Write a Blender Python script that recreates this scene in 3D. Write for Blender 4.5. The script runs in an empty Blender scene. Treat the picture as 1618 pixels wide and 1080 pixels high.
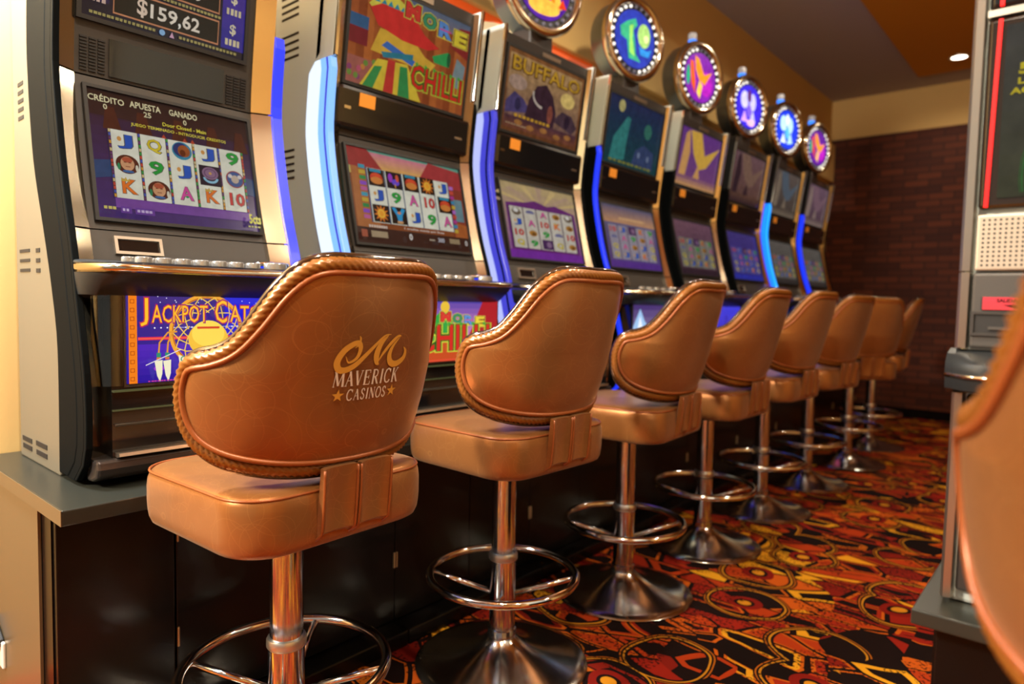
import bpy, math, random
from mathutils import Vector, Matrix
random.seed(7)
PI = math.pi
SC = bpy.context.scene
COL = SC.collection

# ------------------------------------------------------------------ camera, world, lights, exposure
CAM_F, CAM_YAW, CAM_PITCH, CAM_ROLL, CAM_H = 1073.655, 0.7078, 0.0600, 0.0209, 1.0446
fw = Vector((-math.sin(CAM_YAW) * math.cos(CAM_PITCH), math.cos(CAM_YAW) * math.cos(CAM_PITCH), -math.sin(CAM_PITCH)))
r0 = Vector((math.cos(CAM_YAW), math.sin(CAM_YAW), 0))
u0 = r0.cross(fw)
rr = math.cos(CAM_ROLL) * r0 + math.sin(CAM_ROLL) * u0
uu = -math.sin(CAM_ROLL) * r0 + math.cos(CAM_ROLL) * u0
cam_data = bpy.data.cameras.new('camera')
cam = bpy.data.objects.new('camera', cam_data)
COL.objects.link(cam)
cam.matrix_world = Matrix(((rr.x, uu.x, -fw.x, 0), (rr.y, uu.y, -fw.y, 0), (rr.z, uu.z, -fw.z, CAM_H), (0, 0, 0, 1)))
cam_data.sensor_width = 36.0
cam_data.sensor_fit = 'HORIZONTAL'
cam_data.lens = CAM_F / 1618 * 36
cam_data.clip_start = 0.02
cam_data.dof.use_dof = True
cam_data.dof.focus_distance = 1.38
cam_data.dof.aperture_fstop = 2.3
SC.camera = cam

W = bpy.data.worlds.new('world')
SC.world = W
W.use_nodes = True
W.node_tree.nodes['Background'].inputs[0].default_value = (1.0, 0.92, 0.82, 1)
W.node_tree.nodes['Background'].inputs[1].default_value = 0.34

SC.view_settings.view_transform = 'Standard'
SC.view_settings.look = 'None'
SC.view_settings.gamma = 1.0
SC.view_settings.use_curve_mapping = False
SC.view_settings.exposure = 0.0
try:
    SC.cycles.use_denoising = True
    SC.cycles.max_bounces = 8
    SC.cycles.sample_clamp_indirect = 6.0
except Exception:
    pass

def lamp(name, kind, loc, energy, color, size=0.1, target=None, spot=None):
    d = bpy.data.lights.new(name, kind)
    d.energy = energy
    d.color = color
    if kind == 'AREA':
        d.shape = 'DISK'
        d.size = size
    else:
        d.shadow_soft_size = size
    if spot:
        d.spot_size = math.radians(spot)
        d.spot_blend = 0.6
    o = bpy.data.objects.new(name, d)
    COL.objects.link(o)
    o.location = loc
    if target is not None:
        o.rotation_euler = (Vector(target) - Vector(loc)).to_track_quat('-Z', 'Y').to_euler()
    return o

CEIL = 3.15
DOWNLIGHTS = [(-0.97, 6.75), (-0.97, 4.6), (-0.97, 2.5), (-0.15, 0.15), (-0.97, -1.2), (0.9, 0.6), (0.9, 3.0)]  # fourth is placed, out of view, to brighten the second machine's side
WARM = (1.0, 0.86, 0.66)
for i, (x, y) in enumerate(DOWNLIGHTS):
    e = (12, 34, 55, 150, 60, 60, 60)[i]
    lamp('downlight_lamp', 'SPOT', (x, y, CEIL - 0.05), e * 1.7, WARM, 0.06, (x, y, 0), 160)
for y in (-1.0, 1.5, 4.0):
    lamp('right_wall_fill_lamp', 'SPOT', (2.1, y, CEIL - 0.05), 150, (1.0, 0.86, 0.64), 0.08, (2.9, y, 1.0), 110)  # added unseen spots, brighten the right wall that the chrome trims reflect
# white wall washer above the near end of the left wall (lights the wall, the first cabinet's side and the first stool)
lamp('wall_washer_lamp', 'AREA', (-1.92, 0.12, 2.35), 95, (0.86, 0.93, 1.0), 0.24, (-2.15, 0.22, 1.7))
# added unseen key light behind the camera, brightens the stools' near sides
lamp('added_key_lamp', 'AREA', (-1.85, -1.5, 2.35), 210, (1.0, 0.88, 0.72), 0.5, (-1.2, 1.0, 0.8))

# ------------------------------------------------------------------ helpers
def lin(c):
    if isinstance(c, str):
        c = [int(c[i:i + 2], 16) / 255 for i in (1, 3, 5)]
    return tuple((v / 12.92 if v <= 0.04045 else ((v + 0.055) / 1.055) ** 2.4) for v in c)

def mat(name, col, rough=0.5, metal=0.0, emit=None, estr=0.0, spec=None, coat=0.0, trans=0.0):
    m = bpy.data.materials.new(name)
    m.use_nodes = True
    b = m.node_tree.nodes['Principled BSDF']
    b.inputs['Base Color'].default_value = (*lin(col), 1)
    b.inputs['Roughness'].default_value = rough
    b.inputs['Metallic'].default_value = metal
    if spec is not None:
        b.inputs['Specular IOR Level'].default_value = spec
    if emit is not None:
        b.inputs['Emission Color'].default_value = (*lin(emit), 1)
        b.inputs['Emission Strength'].default_value = estr
    if coat:
        b.inputs['Coat Weight'].default_value = coat
        b.inputs['Coat Roughness'].default_value = 0.08
    if trans:
        b.inputs['Transmission Weight'].default_value = trans
    return m

class NT:
    def __init__(s, m):
        s.t = m.node_tree
        s.b = s.t.nodes['Principled BSDF']
    def n(s, kind, **k):
        x = s.t.nodes.new(kind)
        for a, v in k.items():
            if a.startswith('i_'):
                key = a[2:].replace('_', ' ')
                x.inputs[key].default_value = v
            else:
                setattr(x, a, v)
        return x
    def l(s, a, b):
        s.t.links.new(a, b)
    def math(s, op, a, b=None, c=None):
        x = s.t.nodes.new('ShaderNodeMath')
        x.operation = op
        for i, v in enumerate((a, b, c)):
            if v is None:
                continue
            if isinstance(v, (int, float)):
                x.inputs[i].default_value = v
            else:
                s.l(v, x.inputs[i])
        return x.outputs[0]
    def mix(s, f, a, b):
        x = s.t.nodes.new('ShaderNodeMix')
        x.data_type = 'RGBA'
        for key, v in ((0, f), (6, a), (7, b)):
            if isinstance(v, (int, float)):
                x.inputs[key].default_value = v
            elif isinstance(v, (tuple, list, str)):
                x.inputs[key].default_value = (*lin(v), 1)
            else:
                s.l(v, x.inputs[key])
        return x.outputs[2]
    def ramp(s, f, stops, const=False):
        x = s.t.nodes.new('ShaderNodeValToRGB')
        if const:
            x.color_ramp.interpolation = 'CONSTANT'
        e = x.color_ramp.elements
        while len(e) < len(stops):
            e.new(0.5)
        for q, (p, c) in zip(e, stops):
            q.position = p
            q.color = (*lin(c), 1)
        s.l(f, x.inputs[0])
        return x.outputs[0]
    def bump(s, h, strength=0.3, dist=0.002):
        x = s.n('ShaderNodeBump')
        x.inputs['Strength'].default_value = strength
        x.inputs['Distance'].default_value = dist
        s.l(h, x.inputs['Height'])
        s.l(x.outputs[0], s.b.inputs['Normal'])

class MB:
    """collects shapes, links them as ONE mesh object"""
    def __init__(s, off=(0, 0, 0)):
        s.v, s.f, s.c, s.off = [], [], [], off
    def add(s, vs, fs, col=None):
        k = len(s.v)
        s.v += [tuple(p) for p in vs]
        s.f += [tuple(k + i for i in f) for f in fs]
        s.c += [col] * len(fs)
        return s
    def box(s, x0, x1, y0, y1, z0, z1):
        v = [(x, y, z) for x in (x0, x1) for y in (y0, y1) for z in (z0, z1)]
        return s.add(v, [(0, 1, 3, 2), (4, 6, 7, 5), (0, 4, 5, 1), (2, 3, 7, 6), (0, 2, 6, 4), (1, 5, 7, 3)])
    def prism_y(s, poly, y0, y1):      # poly of (x, z)
        n = len(poly)
        v = [(x, y0, z) for x, z in poly] + [(x, y1, z) for x, z in poly]
        f = [tuple(range(n)), tuple(range(2 * n - 1, n - 1, -1))]
        f += [(i, n + i, n + (i + 1) % n, (i + 1) % n) for i in range(n)]
        return s.add(v, f)
    def prism_z(s, poly, z0, z1):
        n = len(poly)
        v = [(x, y, z0) for x, y in poly] + [(x, y, z1) for x, y in poly]
        f = [tuple(range(n)), tuple(range(2 * n - 1, n - 1, -1))]
        f += [(i, (i + 1) % n, n + (i + 1) % n, n + i) for i in range(n)]
        return s.add(v, f)
    def rings(s, rs, closed_path=False, cap=True):   # list of equal-length rings
        n = len(rs[0])
        v = [p for r in rs for p in r]
        f = []
        m = len(rs)
        for i in range(m if closed_path else m - 1):
            j = (i + 1) % m
            for k in range(n):
                k2 = (k + 1) % n
                f.append((i * n + k, i * n + k2, j * n + k2, j * n + k))
        if cap and not closed_path:
            f.append(tuple(range(n - 1, -1, -1)))
            f.append(tuple((m - 1) * n + k for k in range(n)))
        return s.add(v, f)
    def tube(s, path, r, seg=10, closed=False, lobes=0, twist=0, depth=0.0, flat=None):
        P = [Vector(p) for p in path]
        n = len(P)
        rs = []
        up = None
        for i in range(n):
            a = P[(i - 1) % n] if (closed or i > 0) else P[i]
            b = P[(i + 1) % n] if (closed or i < n - 1) else P[i]
            t = (b - a).normalized()
            if up is None:
                up = Vector((0, 0, 1)) if abs(t.z) < 0.9 else Vector((1, 0, 0))
            e1 = (up - t * up.dot(t)).normalized()
            e2 = t.cross(e1)
            up = e1
            ri = r(i / max(1, n - 1)) if callable(r) else r
            ring = []
            for k in range(seg):
                th = 2 * PI * k / seg
                q = ri
                if lobes:
                    q = ri * (1 + depth * math.cos(lobes * th - twist * i))
                ring.append(P[i] + e1 * (q * math.cos(th)) + e2 * (q * math.sin(th)))
            rs.append(ring)
        return s.rings(rs, closed, not closed)
    def lathe(s, prof, c=(0, 0, 0), seg=40, axis='z', cap=True):
        rs = []
        for r, h in prof:
            ring = []
            for k in range(seg):
                th = 2 * PI * k / seg
                a, b = r * math.cos(th), r * math.sin(th)
                if axis == 'z':
                    ring.append((c[0] + a, c[1] + b, c[2] + h))
                else:       # axis x
                    ring.append((c[0] + h, c[1] + a, c[2] + b))
            rs.append(ring)
        return s.rings(rs, False, cap)
    def build(s, name, material, parent=None, smooth=False, bevel=0.0, sub=0):
        me = bpy.data.meshes.new(name)
        o = s.off
        me.from_pydata([(p[0] - o[0], p[1] - o[1], p[2] - o[2]) for p in s.v], [], s.f)
        if any(c is not None for c in s.c):
            at = me.color_attributes.new('Col', 'FLOAT_COLOR', 'CORNER')
            i = 0
            for f, c in zip(s.f, s.c):
                c = c or (0, 0, 0)
                for _ in f:
                    at.data[i].color = (c[0], c[1], c[2], 1)
                    i += 1
        else:
            import bmesh
            bm = bmesh.new()
            bm.from_mesh(me)
            bmesh.ops.recalc_face_normals(bm, faces=bm.faces)
            bm.to_mesh(me)
            bm.free()
        if smooth:
            me.polygons.foreach_set('use_smooth', [True] * len(me.polygons))
        me.materials.append(material)
        ob = bpy.data.objects.new(name, me)
        COL.objects.link(ob)
        if parent:
            ob.parent = parent
        if bevel:
            b = ob.modifiers.new('bevel', 'BEVEL')
            b.width = bevel
            b.segments = 2
            b.limit_method = 'ANGLE'
            b.angle_limit = math.radians(40)
            b.harden_normals = False
        if sub:
            m = ob.modifiers.new('subd', 'SUBSURF')
            m.levels = m.render_levels = sub
        if smooth == 'auto':
            try:
                me.set_sharp_from_angle(angle=math.radians(38))
            except Exception:
                pass
        return ob

def thing(name, loc, label, cat, group=None, rz=0.0):
    o = bpy.data.objects.new(name, None)
    o.empty_display_size = 0.1
    COL.objects.link(o)
    o.location = loc
    o.rotation_euler = (0, 0, rz)
    tag(o, label, cat, group)
    return o

def tag(o, label, cat, group=None):
    o['label'] = label
    o['category'] = cat
    if group:
        o['group'] = group
    return o

def struct(o):
    o['kind'] = 'structure'
    return o

def copy_tree(o, parent=None):
    c = o.copy()
    COL.objects.link(c)
    if parent is not None:
        c.parent = parent
    for ch in list(o.children):
        copy_tree(ch, c)
    return c

def catmull(pts, n, closed=False):
    out = []
    m = len(pts)
    segs = m if closed else m - 1
    for i in range(segs):
        g = lambda k: pts[k % m] if closed else pts[max(0, min(m - 1, k))]
        p0, p1, p2, p3 = g(i - 1), g(i), g(i + 1), g(i + 2)
        for j in range(n):
            t = j / n
            out.append(tuple(0.5 * (2 * b + (c - a) * t + (2 * a - 5 * b + 4 * c - d) * t * t + (3 * b - a - 3 * c + d) * t ** 3)
                             for a, b, c, d in zip(p0, p1, p2, p3)))
    if not closed:
        out.append(tuple(pts[-1]))
    return out

# ------------------------------------------------------------------ materials
def leather(name, col, dark, scale=1.0):
    m = mat(name, col, 0.36, 0.0, spec=0.55)
    t = NT(m)
    tc = t.n('ShaderNodeTexCoord')
    n1 = t.n('ShaderNodeTexNoise', i_Scale=9.0, i_Detail=4.0)
    t.l(tc.outputs['Object'], n1.inputs['Vector'])
    base = t.mix(n1.outputs['Fac'], col, dark)
    lines = None
    for sc, r in ((6.0, 0.52), (8.5, 0.45), (12.0, 0.52), (10.0, 0.38), (15.0, 0.5)):
        v = t.n('ShaderNodeTexVoronoi', i_Scale=sc)
        wob = t.n('ShaderNodeTexNoise', i_Scale=6.0 + sc * 0.3)
        mp = t.n('ShaderNodeVectorMath', operation='MULTIPLY_ADD')
        t.l(wob.outputs['Color'], mp.inputs[0])
        mp.inputs[1].default_value = (0.0, 0.0, 0.0)
        t.l(tc.outputs['Object'], mp.inputs[2])
        t.l(mp.outputs[0], v.inputs['Vector'])
        d = t.math('ABSOLUTE', t.math('SUBTRACT', v.outputs['Distance'], r))
        a = t.math('LESS_THAN', d, 0.0030 * sc / 9)
        lines = a if lines is None else t.math('MAXIMUM', lines, a)
    weave = t.n('ShaderNodeTexNoise', i_Scale=420.0, i_Detail=2.0)
    t.l(tc.outputs['Object'], weave.inputs['Vector'])
    brush = t.n('ShaderNodeTexNoise', i_Scale=3.0, i_Detail=3.0)
    t.l(tc.outputs['Object'], brush.inputs['Vector'])
    gate = t.math('MULTIPLY', lines, t.math('GREATER_THAN', brush.outputs['Fac'], 0.44))
    c2 = t.mix(t.math('MULTIPLY', gate, 0.17), base, '#d79a58')
    t.l(c2, t.b.inputs['Base Color'])
    h = t.math('ADD', t.math('MULTIPLY', weave.outputs['Fac'], 0.5), t.math('MULTIPLY', gate, 0.5))
    t.bump(h, 0.16, 0.0012)
    t.b.inputs['Sheen Weight'].default_value = 0.15
    t.b.inputs['Sheen Tint'].default_value = (1, 0.75, 0.5, 1)
    rr_ = t.math('MULTIPLY_ADD', n1.outputs['Fac'], 0.14, 0.24)
    t.l(rr_, t.b.inputs['Roughness'])
    t.b.inputs['Metallic'].default_value = 0.55
    return m

LEATHER = leather('copper_leather', '#9c6430', '#865325')
PIPE = mat('leather_piping', '#8a4a22', 0.35, 0.2)
ROPE = mat('carved_amber_wood', '#84501c', 0.32, 0.25, coat=0.25)
EDGE = mat('dark_lacquered_edge', '#3a2618', 0.15, 0.4, coat=1.0)
CHROME = mat('chrome', '#dcdad6', 0.10, 1.0)
POLE = mat('pole_chrome', '#c6d4e6', 0.13, 1.0)
BASECHROME = mat('base_chrome', '#c4c0b8', 0.16, 1.0)
CHROME_SOFT = mat('brushed_steel', '#cfc8ba', 0.34, 1.0)
GOLDCHROME = mat('warm_chrome', '#cdbfa6', 0.15, 1.0)
CABGREY = mat('grey_green_metal', '#d3dcd6', 0.32, 0.3)
CABTAN = mat('satin_grey_metal', '#767162', 0.42, 0.5)
CABBLACK = mat('black_side_metal', '#1c1d20', 0.35, 0.2)
BLACKGLOSS = mat('gloss_black_plastic', '#101214', 0.12, 0.0, coat=0.5)
BEZEL = mat('dark_grey_plastic', '#2e2b29', 0.38)
BEZEL2 = mat('charcoal_plastic', '#3b3835', 0.45)
DARK = mat('matt_black', '#0c0b0b', 0.6)
DECK = mat('deck_dark_metal', '#1d2022', 0.42, 0.1, spec=0.3)
LAM = mat('black_laminate', '#0b0908', 0.25, spec=0.25)
TOPLAM = mat('dark_worktop_laminate', '#23241f', 0.3, spec=0.45)
ENDMETAL = mat('bronze_end_panel', '#7a6a50', 0.33, 0.6)
BUTTON = mat('clear_cap_button', '#9a9894', 0.15, 0.5, coat=0.5)
HINGE = mat('brass_hinge', '#b4a582', 0.3, 0.9)
ORANGELBL = mat('orange_sticker', '#d98a2a', 0.5, emit='#d98a2a', estr=0.15)
SILVERTHREAD = mat('silver_thread', '#cfc2b0', 0.5, 0.0)
GOLDTHREAD = mat('gold_thread', '#cf9a3c', 0.4, 0.15)

def emissive(name, c, s, base='#101010'):
    return mat(name, base, 0.3, 0, emit=c, estr=s)
LED_WHITE = emissive('led_ice_white', '#e2f0ff', 1.2)
LED_SKY = emissive('led_sky_blue', '#7fb6ff', 1.3)
LED_BLUE = emissive('led_blue', '#1a35f0', 1.3)
LED_INDIGO = emissive('led_indigo', '#4a4ae0', 0.9)
LED_LAV = emissive('led_lavender', '#b9c2ff', 1.05)
LED_CYAN = emissive('led_cyan_blue', '#1a9cff', 1.6)
LED_OFF = mat('led_unlit_black', '#0a0d0e', 0.6, spec=0.03)
LED_RED = emissive('led_red', '#ff0a0c', 1.9)
BULB = emissive('bulb_white', '#fff6ea', 1.9)
BULB_OFF = emissive('bulb_dim', '#b4a8b8', 0.35)
LAMP_BLUE = emissive('beacon_blue', '#2f86ff', 1.8)
LAMP_WHITE = mat('beacon_cap', '#d7dde2', 0.25, emit='#d7dde2', estr=0.25)
DOWN = emissive('downlight_glow', '#fff2dc', 9.0)

def art_material(name, strength, mottle=0.0):
    m = mat(name, '#060606', 0.18, 0.0, spec=0.35)
    t = NT(m)
    a = t.n('ShaderNodeVertexColor', layer_name='Col')
    c = a.outputs['Color']
    if mottle:      # painterly unevenness of the printed / displayed picture itself
        tc = t.n('ShaderNodeTexCoord')
        n = t.n('ShaderNodeTexNoise', i_Scale=38.0, i_Detail=4.0)
        t.l(tc.outputs['Object'], n.inputs['Vector'])
        f = t.math('MULTIPLY_ADD', n.outputs['Fac'], 2.2 * mottle, 1.0 - 1.1 * mottle)
        v = t.n('ShaderNodeVectorMath', operation='SCALE')
        t.l(c, v.inputs[0])
        t.l(f, v.inputs['Scale'])
        c = v.outputs[0]
    t.l(c, t.b.inputs['Emission Color'])
    t.b.inputs['Emission Strength'].default_value = strength
    return m
ART = art_material('screen_picture', 0.62, 0.25)
ART_DIM = art_material('dim_screen_picture', 0.5, 0.5)
ART_MOT = art_material('mottled_screen_picture', 0.62, 0.7)
ART_HOT = art_material('backlit_glass_picture', 1.1)
ART_TOP = art_material('backlit_round_picture', 1.5, 0.5)

def carpet():
    m = mat('patterned_carpet', '#8a2a10', 0.95, spec=0.1)
    t = NT(m)
    tc = t.n('ShaderNodeTexCoord')
    wob = t.n('ShaderNodeTexNoise', i_Scale=3.2, i_Detail=1.5)
    t.l(tc.outputs['Object'], wob.inputs['Vector'])
    def warp(amt):
        mp = t.n('ShaderNodeVectorMath', operation='MULTIPLY_ADD')
        t.l(wob.outputs['Color'], mp.inputs[0])
        mp.inputs[1].default_value = (amt, amt, 0)
        t.l(tc.outputs['Object'], mp.inputs[2])
        fl = t.n('ShaderNodeVectorMath', operation='MULTIPLY')
        t.l(mp.outputs[0], fl.inputs[0])
        fl.inputs[1].default_value = (1, 1, 0)
        return fl.outputs[0]
    w1, w2 = warp(0.16), warp(0.10)
    PAL = [(0, '#74180c'), (0.16, '#120705'), (0.25, '#a0340e'), (0.42, '#861c0e'), (0.55, '#b85212'), (0.67, '#160806'), (0.75, '#d2921c'), (0.86, '#8e240e'), (0.95, '#b25a10')]
    def shards(vec, rot, sx, sy):
        mp = t.n('ShaderNodeMapping')
        mp.inputs['Rotation'].default_value = (0, 0, rot)
        mp.inputs['Scale'].default_value = (sx, sy, 1)
        t.l(vec, mp.inputs[0])
        v = t.n('ShaderNodeTexVoronoi', i_Scale=1.0)
        v.voronoi_dimensions = '2D'
        t.l(mp.outputs[0], v.inputs['Vector'])
        e = t.n('ShaderNodeTexVoronoi', i_Scale=1.0, feature='DISTANCE_TO_EDGE')
        e.voronoi_dimensions = '2D'
        t.l(mp.outputs[0], e.inputs['Vector'])
        sp = t.n('ShaderNodeSeparateColor')
        t.l(v.outputs['Color'], sp.inputs[0])
        c = t.ramp(sp.outputs[0], PAL, True)
        # some shards carry an inner stripe or outline of another colour
        c = t.mix(t.math('MULTIPLY', t.math('GREATER_THAN', sp.outputs[1], 0.6), t.math('LESS_THAN', e.outputs['Distance'], 0.11)), c, '#b8560f')
        c = t.mix(t.math('MULTIPLY', t.math('GREATER_THAN', sp.outputs[2], 0.65), t.math('GREATER_THAN', e.outputs['Distance'], 0.22)), c, '#140705')
        return t.mix(t.math('LESS_THAN', e.outputs['Distance'], 0.05), c, '#140705')
    msk = t.n('ShaderNodeTexNoise', i_Scale=2.6, i_Detail=0.5)
    t.l(tc.outputs['Object'], msk.inputs['Vector'])
    base = t.mix(t.math('GREATER_THAN', msk.outputs['Fac'], 0.5), shards(w1, 0.6, 5.0, 13.0), shards(w2, -0.75, 5.5, 12.0))
    # rings
    v3 = t.n('ShaderNodeTexVoronoi', i_Scale=2.9)
    v3.voronoi_dimensions = '2D'
    t.l(w2, v3.inputs['Vector'])
    d3 = v3.outputs['Distance']
    sp3 = t.n('ShaderNodeSeparateColor')
    t.l(v3.outputs['Color'], sp3.inputs[0])
    pick = t.math('GREATER_THAN', sp3.outputs[0], 0.30)
    def band(lo, hi):
        return t.math('MULTIPLY', pick, t.math('MULTIPLY', t.math('GREATER_THAN', d3, lo), t.math('LESS_THAN', d3, hi)))
    sw = t.math('GREATER_THAN', sp3.outputs[1], 0.5)
    eye = t.math('MULTIPLY', sw, t.math('MULTIPLY', pick, t.math('LESS_THAN', d3, 0.17)))
    base = t.mix(eye, base, '#74140a')
    base = t.mix(t.math('MULTIPLY', eye, t.math('LESS_THAN', d3, 0.10)), base, '#160806')
    base = t.mix(t.math('MULTIPLY', eye, t.math('LESS_THAN', d3, 0.065)), base, '#c07c18')
    base = t.mix(band(0.325, 0.415), base, '#170907')
    base = t.mix(band(0.350, 0.368), base, '#b87a18')
    base = t.mix(band(0.386, 0.400), base, '#a0560f')
    # speckle pile
    sp_n = t.n('ShaderNodeTexNoise', i_Scale=95.0, i_Detail=2.0)
    t.l(tc.outputs['Object'], sp_n.inputs['Vector'])
    reg = t.n('ShaderNodeTexNoise', i_Scale=5.5, i_Detail=1.0)
    t.l(tc.outputs['Object'], reg.inputs['Vector'])
    sk = t.math('MULTIPLY', t.math('GREATER_THAN', sp_n.outputs['Fac'], 0.55), t.math('GREATER_THAN', reg.outputs['Fac'], 0.50))
    base = t.mix(t.math('MULTIPLY', sk, 0.85), base, '#120705')
    t.l(base, t.b.inputs['Base Color'])
    pile = t.n('ShaderNodeTexNoise', i_Scale=500.0)
    t.l(tc.outputs['Object'], pile.inputs['Vector'])
    t.bump(pile.outputs['Fac'], 0.4, 0.004)
    return m

def brick():
    m = mat('dark_red_brick', '#5a2414', 0.75, spec=0.3)
    t = NT(m)
    tc = t.n('ShaderNodeTexCoord')
    mp = t.n('ShaderNodeMapping')
    mp.inputs['Rotation'].default_value = (PI / 2, 0, 0)
    t.l(tc.outputs['Object'], mp.inputs[0])
    b = t.n('ShaderNodeTexBrick', i_Scale=1.0)
    b.inputs['Brick Width'].default_value = 0.21
    b.inputs['Row Height'].default_value = 0.065
    b.inputs['Mortar Size'].default_value = 0.006
    b.inputs['Color1'].default_value = (*lin('#653018'), 1)
    b.inputs['Color2'].default_value = (*lin('#3e1a0f'), 1)
    b.inputs['Mortar'].default_value = (*lin('#2a130c'), 1)
    t.l(mp.outputs[0], b.inputs['Vector'])
    n = t.n('ShaderNodeTexNoise', i_Scale=3.0, i_Detail=4.0)
    t.l(tc.outputs['Object'], n.inputs['Vector'])
    t.l(t.mix(t.math('MULTIPLY', n.outputs['Fac'], 0.5), b.outputs['Color'], '#35130a'), t.b.inputs['Base Color'])
    t.bump(b.outputs['Fac'], -0.5, 0.006)
    return m

def paint(name, c, amt=0.06):
    m = mat(name, c, 0.8, spec=0.2)
    t = NT(m)
    n = t.n('ShaderNodeTexNoise', i_Scale=60.0, i_Detail=3.0)
    tc = t.n('ShaderNodeTexCoord')
    t.l(tc.outputs['Object'], n.inputs['Vector'])
    t.bump(n.outputs['Fac'], amt, 0.003)
    return m

OCHRE = paint('ochre_wall_paint', '#c6a468')
CEILP = paint('mauve_grey_ceiling', '#a39a98')
CEILO = paint('burnt_orange_ceiling', '#c0801c')

# ------------------------------------------------------------------ room
XW, YB = -2.16, 7.5
o = struct(MB().box(-2.6, 3.2, -3.2, YB + 0.2, -0.1, 0.0).build('floor', carpet()))
o = struct(MB().box(XW - 0.25, XW, -3.2, YB + 0.2, 0, CEIL).build('wall_left', OCHRE))
o = struct(MB().box(XW, XW + 0.05, 1.2, YB, 2.33, 2.70).build('trim_1', OCHRE, bevel=0.004))
o = struct(MB().box(XW, 3.2, YB, YB + 0.2, 2.75, CEIL).build('wall_back', OCHRE))
o = struct(MB().box(XW, 3.2, YB - 0.02, YB + 0.2, 0, 2.75).build('wall_brick', brick()))
o = struct(MB().box(3.0, 3.2, -3.2, YB, 0, CEIL).build('wall_right', OCHRE))
o = struct(MB().box(-2.6, 3.2, -3.2, YB + 0.2, CEIL, CEIL + 0.1).build('ceiling', CEILP))
o = struct(MB().box(-1.33, 3.0, -2.6, 7.12, CEIL - 0.012, CEIL).build('ceiling_panel', CEILO))
o = struct(MB().box(XW, 3.0, YB - 0.035, YB - 0.02, 0, 0.09).build('baseboard_back', LAM))
for i, (x, y) in enumerate(DOWNLIGHTS):
    z = CEIL - 0.012
    t = thing('ceiling_downlight', (x, y, z), '', 'ceiling light')
    t['label'] = ('round white recessed downlight glowing in the burnt orange ceiling near the back wall' if i == 0
                  else 'round recessed downlight glowing overhead, outside the picture')
    if i:
        t['group'] = 'overhead downlights outside the picture'
    MB((x, y, z)).lathe([(0.075, 0), (0.075, -0.006), (0.058, -0.008), (0.058, 0)], (x, y, z), 28, cap=False).build('trim_ring', CHROME_SOFT, t, True)
    MB((x, y, z)).lathe([(0.057, -0.002), (0.03, -0.003)], (x, y, z), 28).build('lens', DOWN, t, True)

# ------------------------------------------------------------------ flat artwork for screens
_tc = {}
def text_mesh(body, bold=0.0):
    key = (body, bold)
    if key in _tc:
        return _tc[key]
    cu = bpy.data.curves.new('text', 'FONT')
    cu.body = body
    cu.size = 1.0
    cu.offset = bold
    cu.resolution_u = 2
    ob = bpy.data.objects.new('text', cu)
    COL.objects.link(ob)
    dg = bpy.context.evaluated_depsgraph_get()
    me = ob.evaluated_get(dg).to_mesh()
    vs = [(v.co.x, v.co.y) for v in me.vertices]
    fs = [tuple(p.vertices) for p in me.polygons]
    ob.evaluated_get(dg).to_mesh_clear()
    bpy.data.objects.remove(ob)
    bpy.data.curves.remove(cu)
    x0 = min(v[0] for v in vs); x1 = max(v[0] for v in vs)
    y0 = min(v[1] for v in vs); y1 = max(v[1] for v in vs)
    r = ([((a - x0), (b - y0)) for a, b in vs], fs, x1 - x0, y1 - y0)
    _tc[key] = r
    return r

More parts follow.
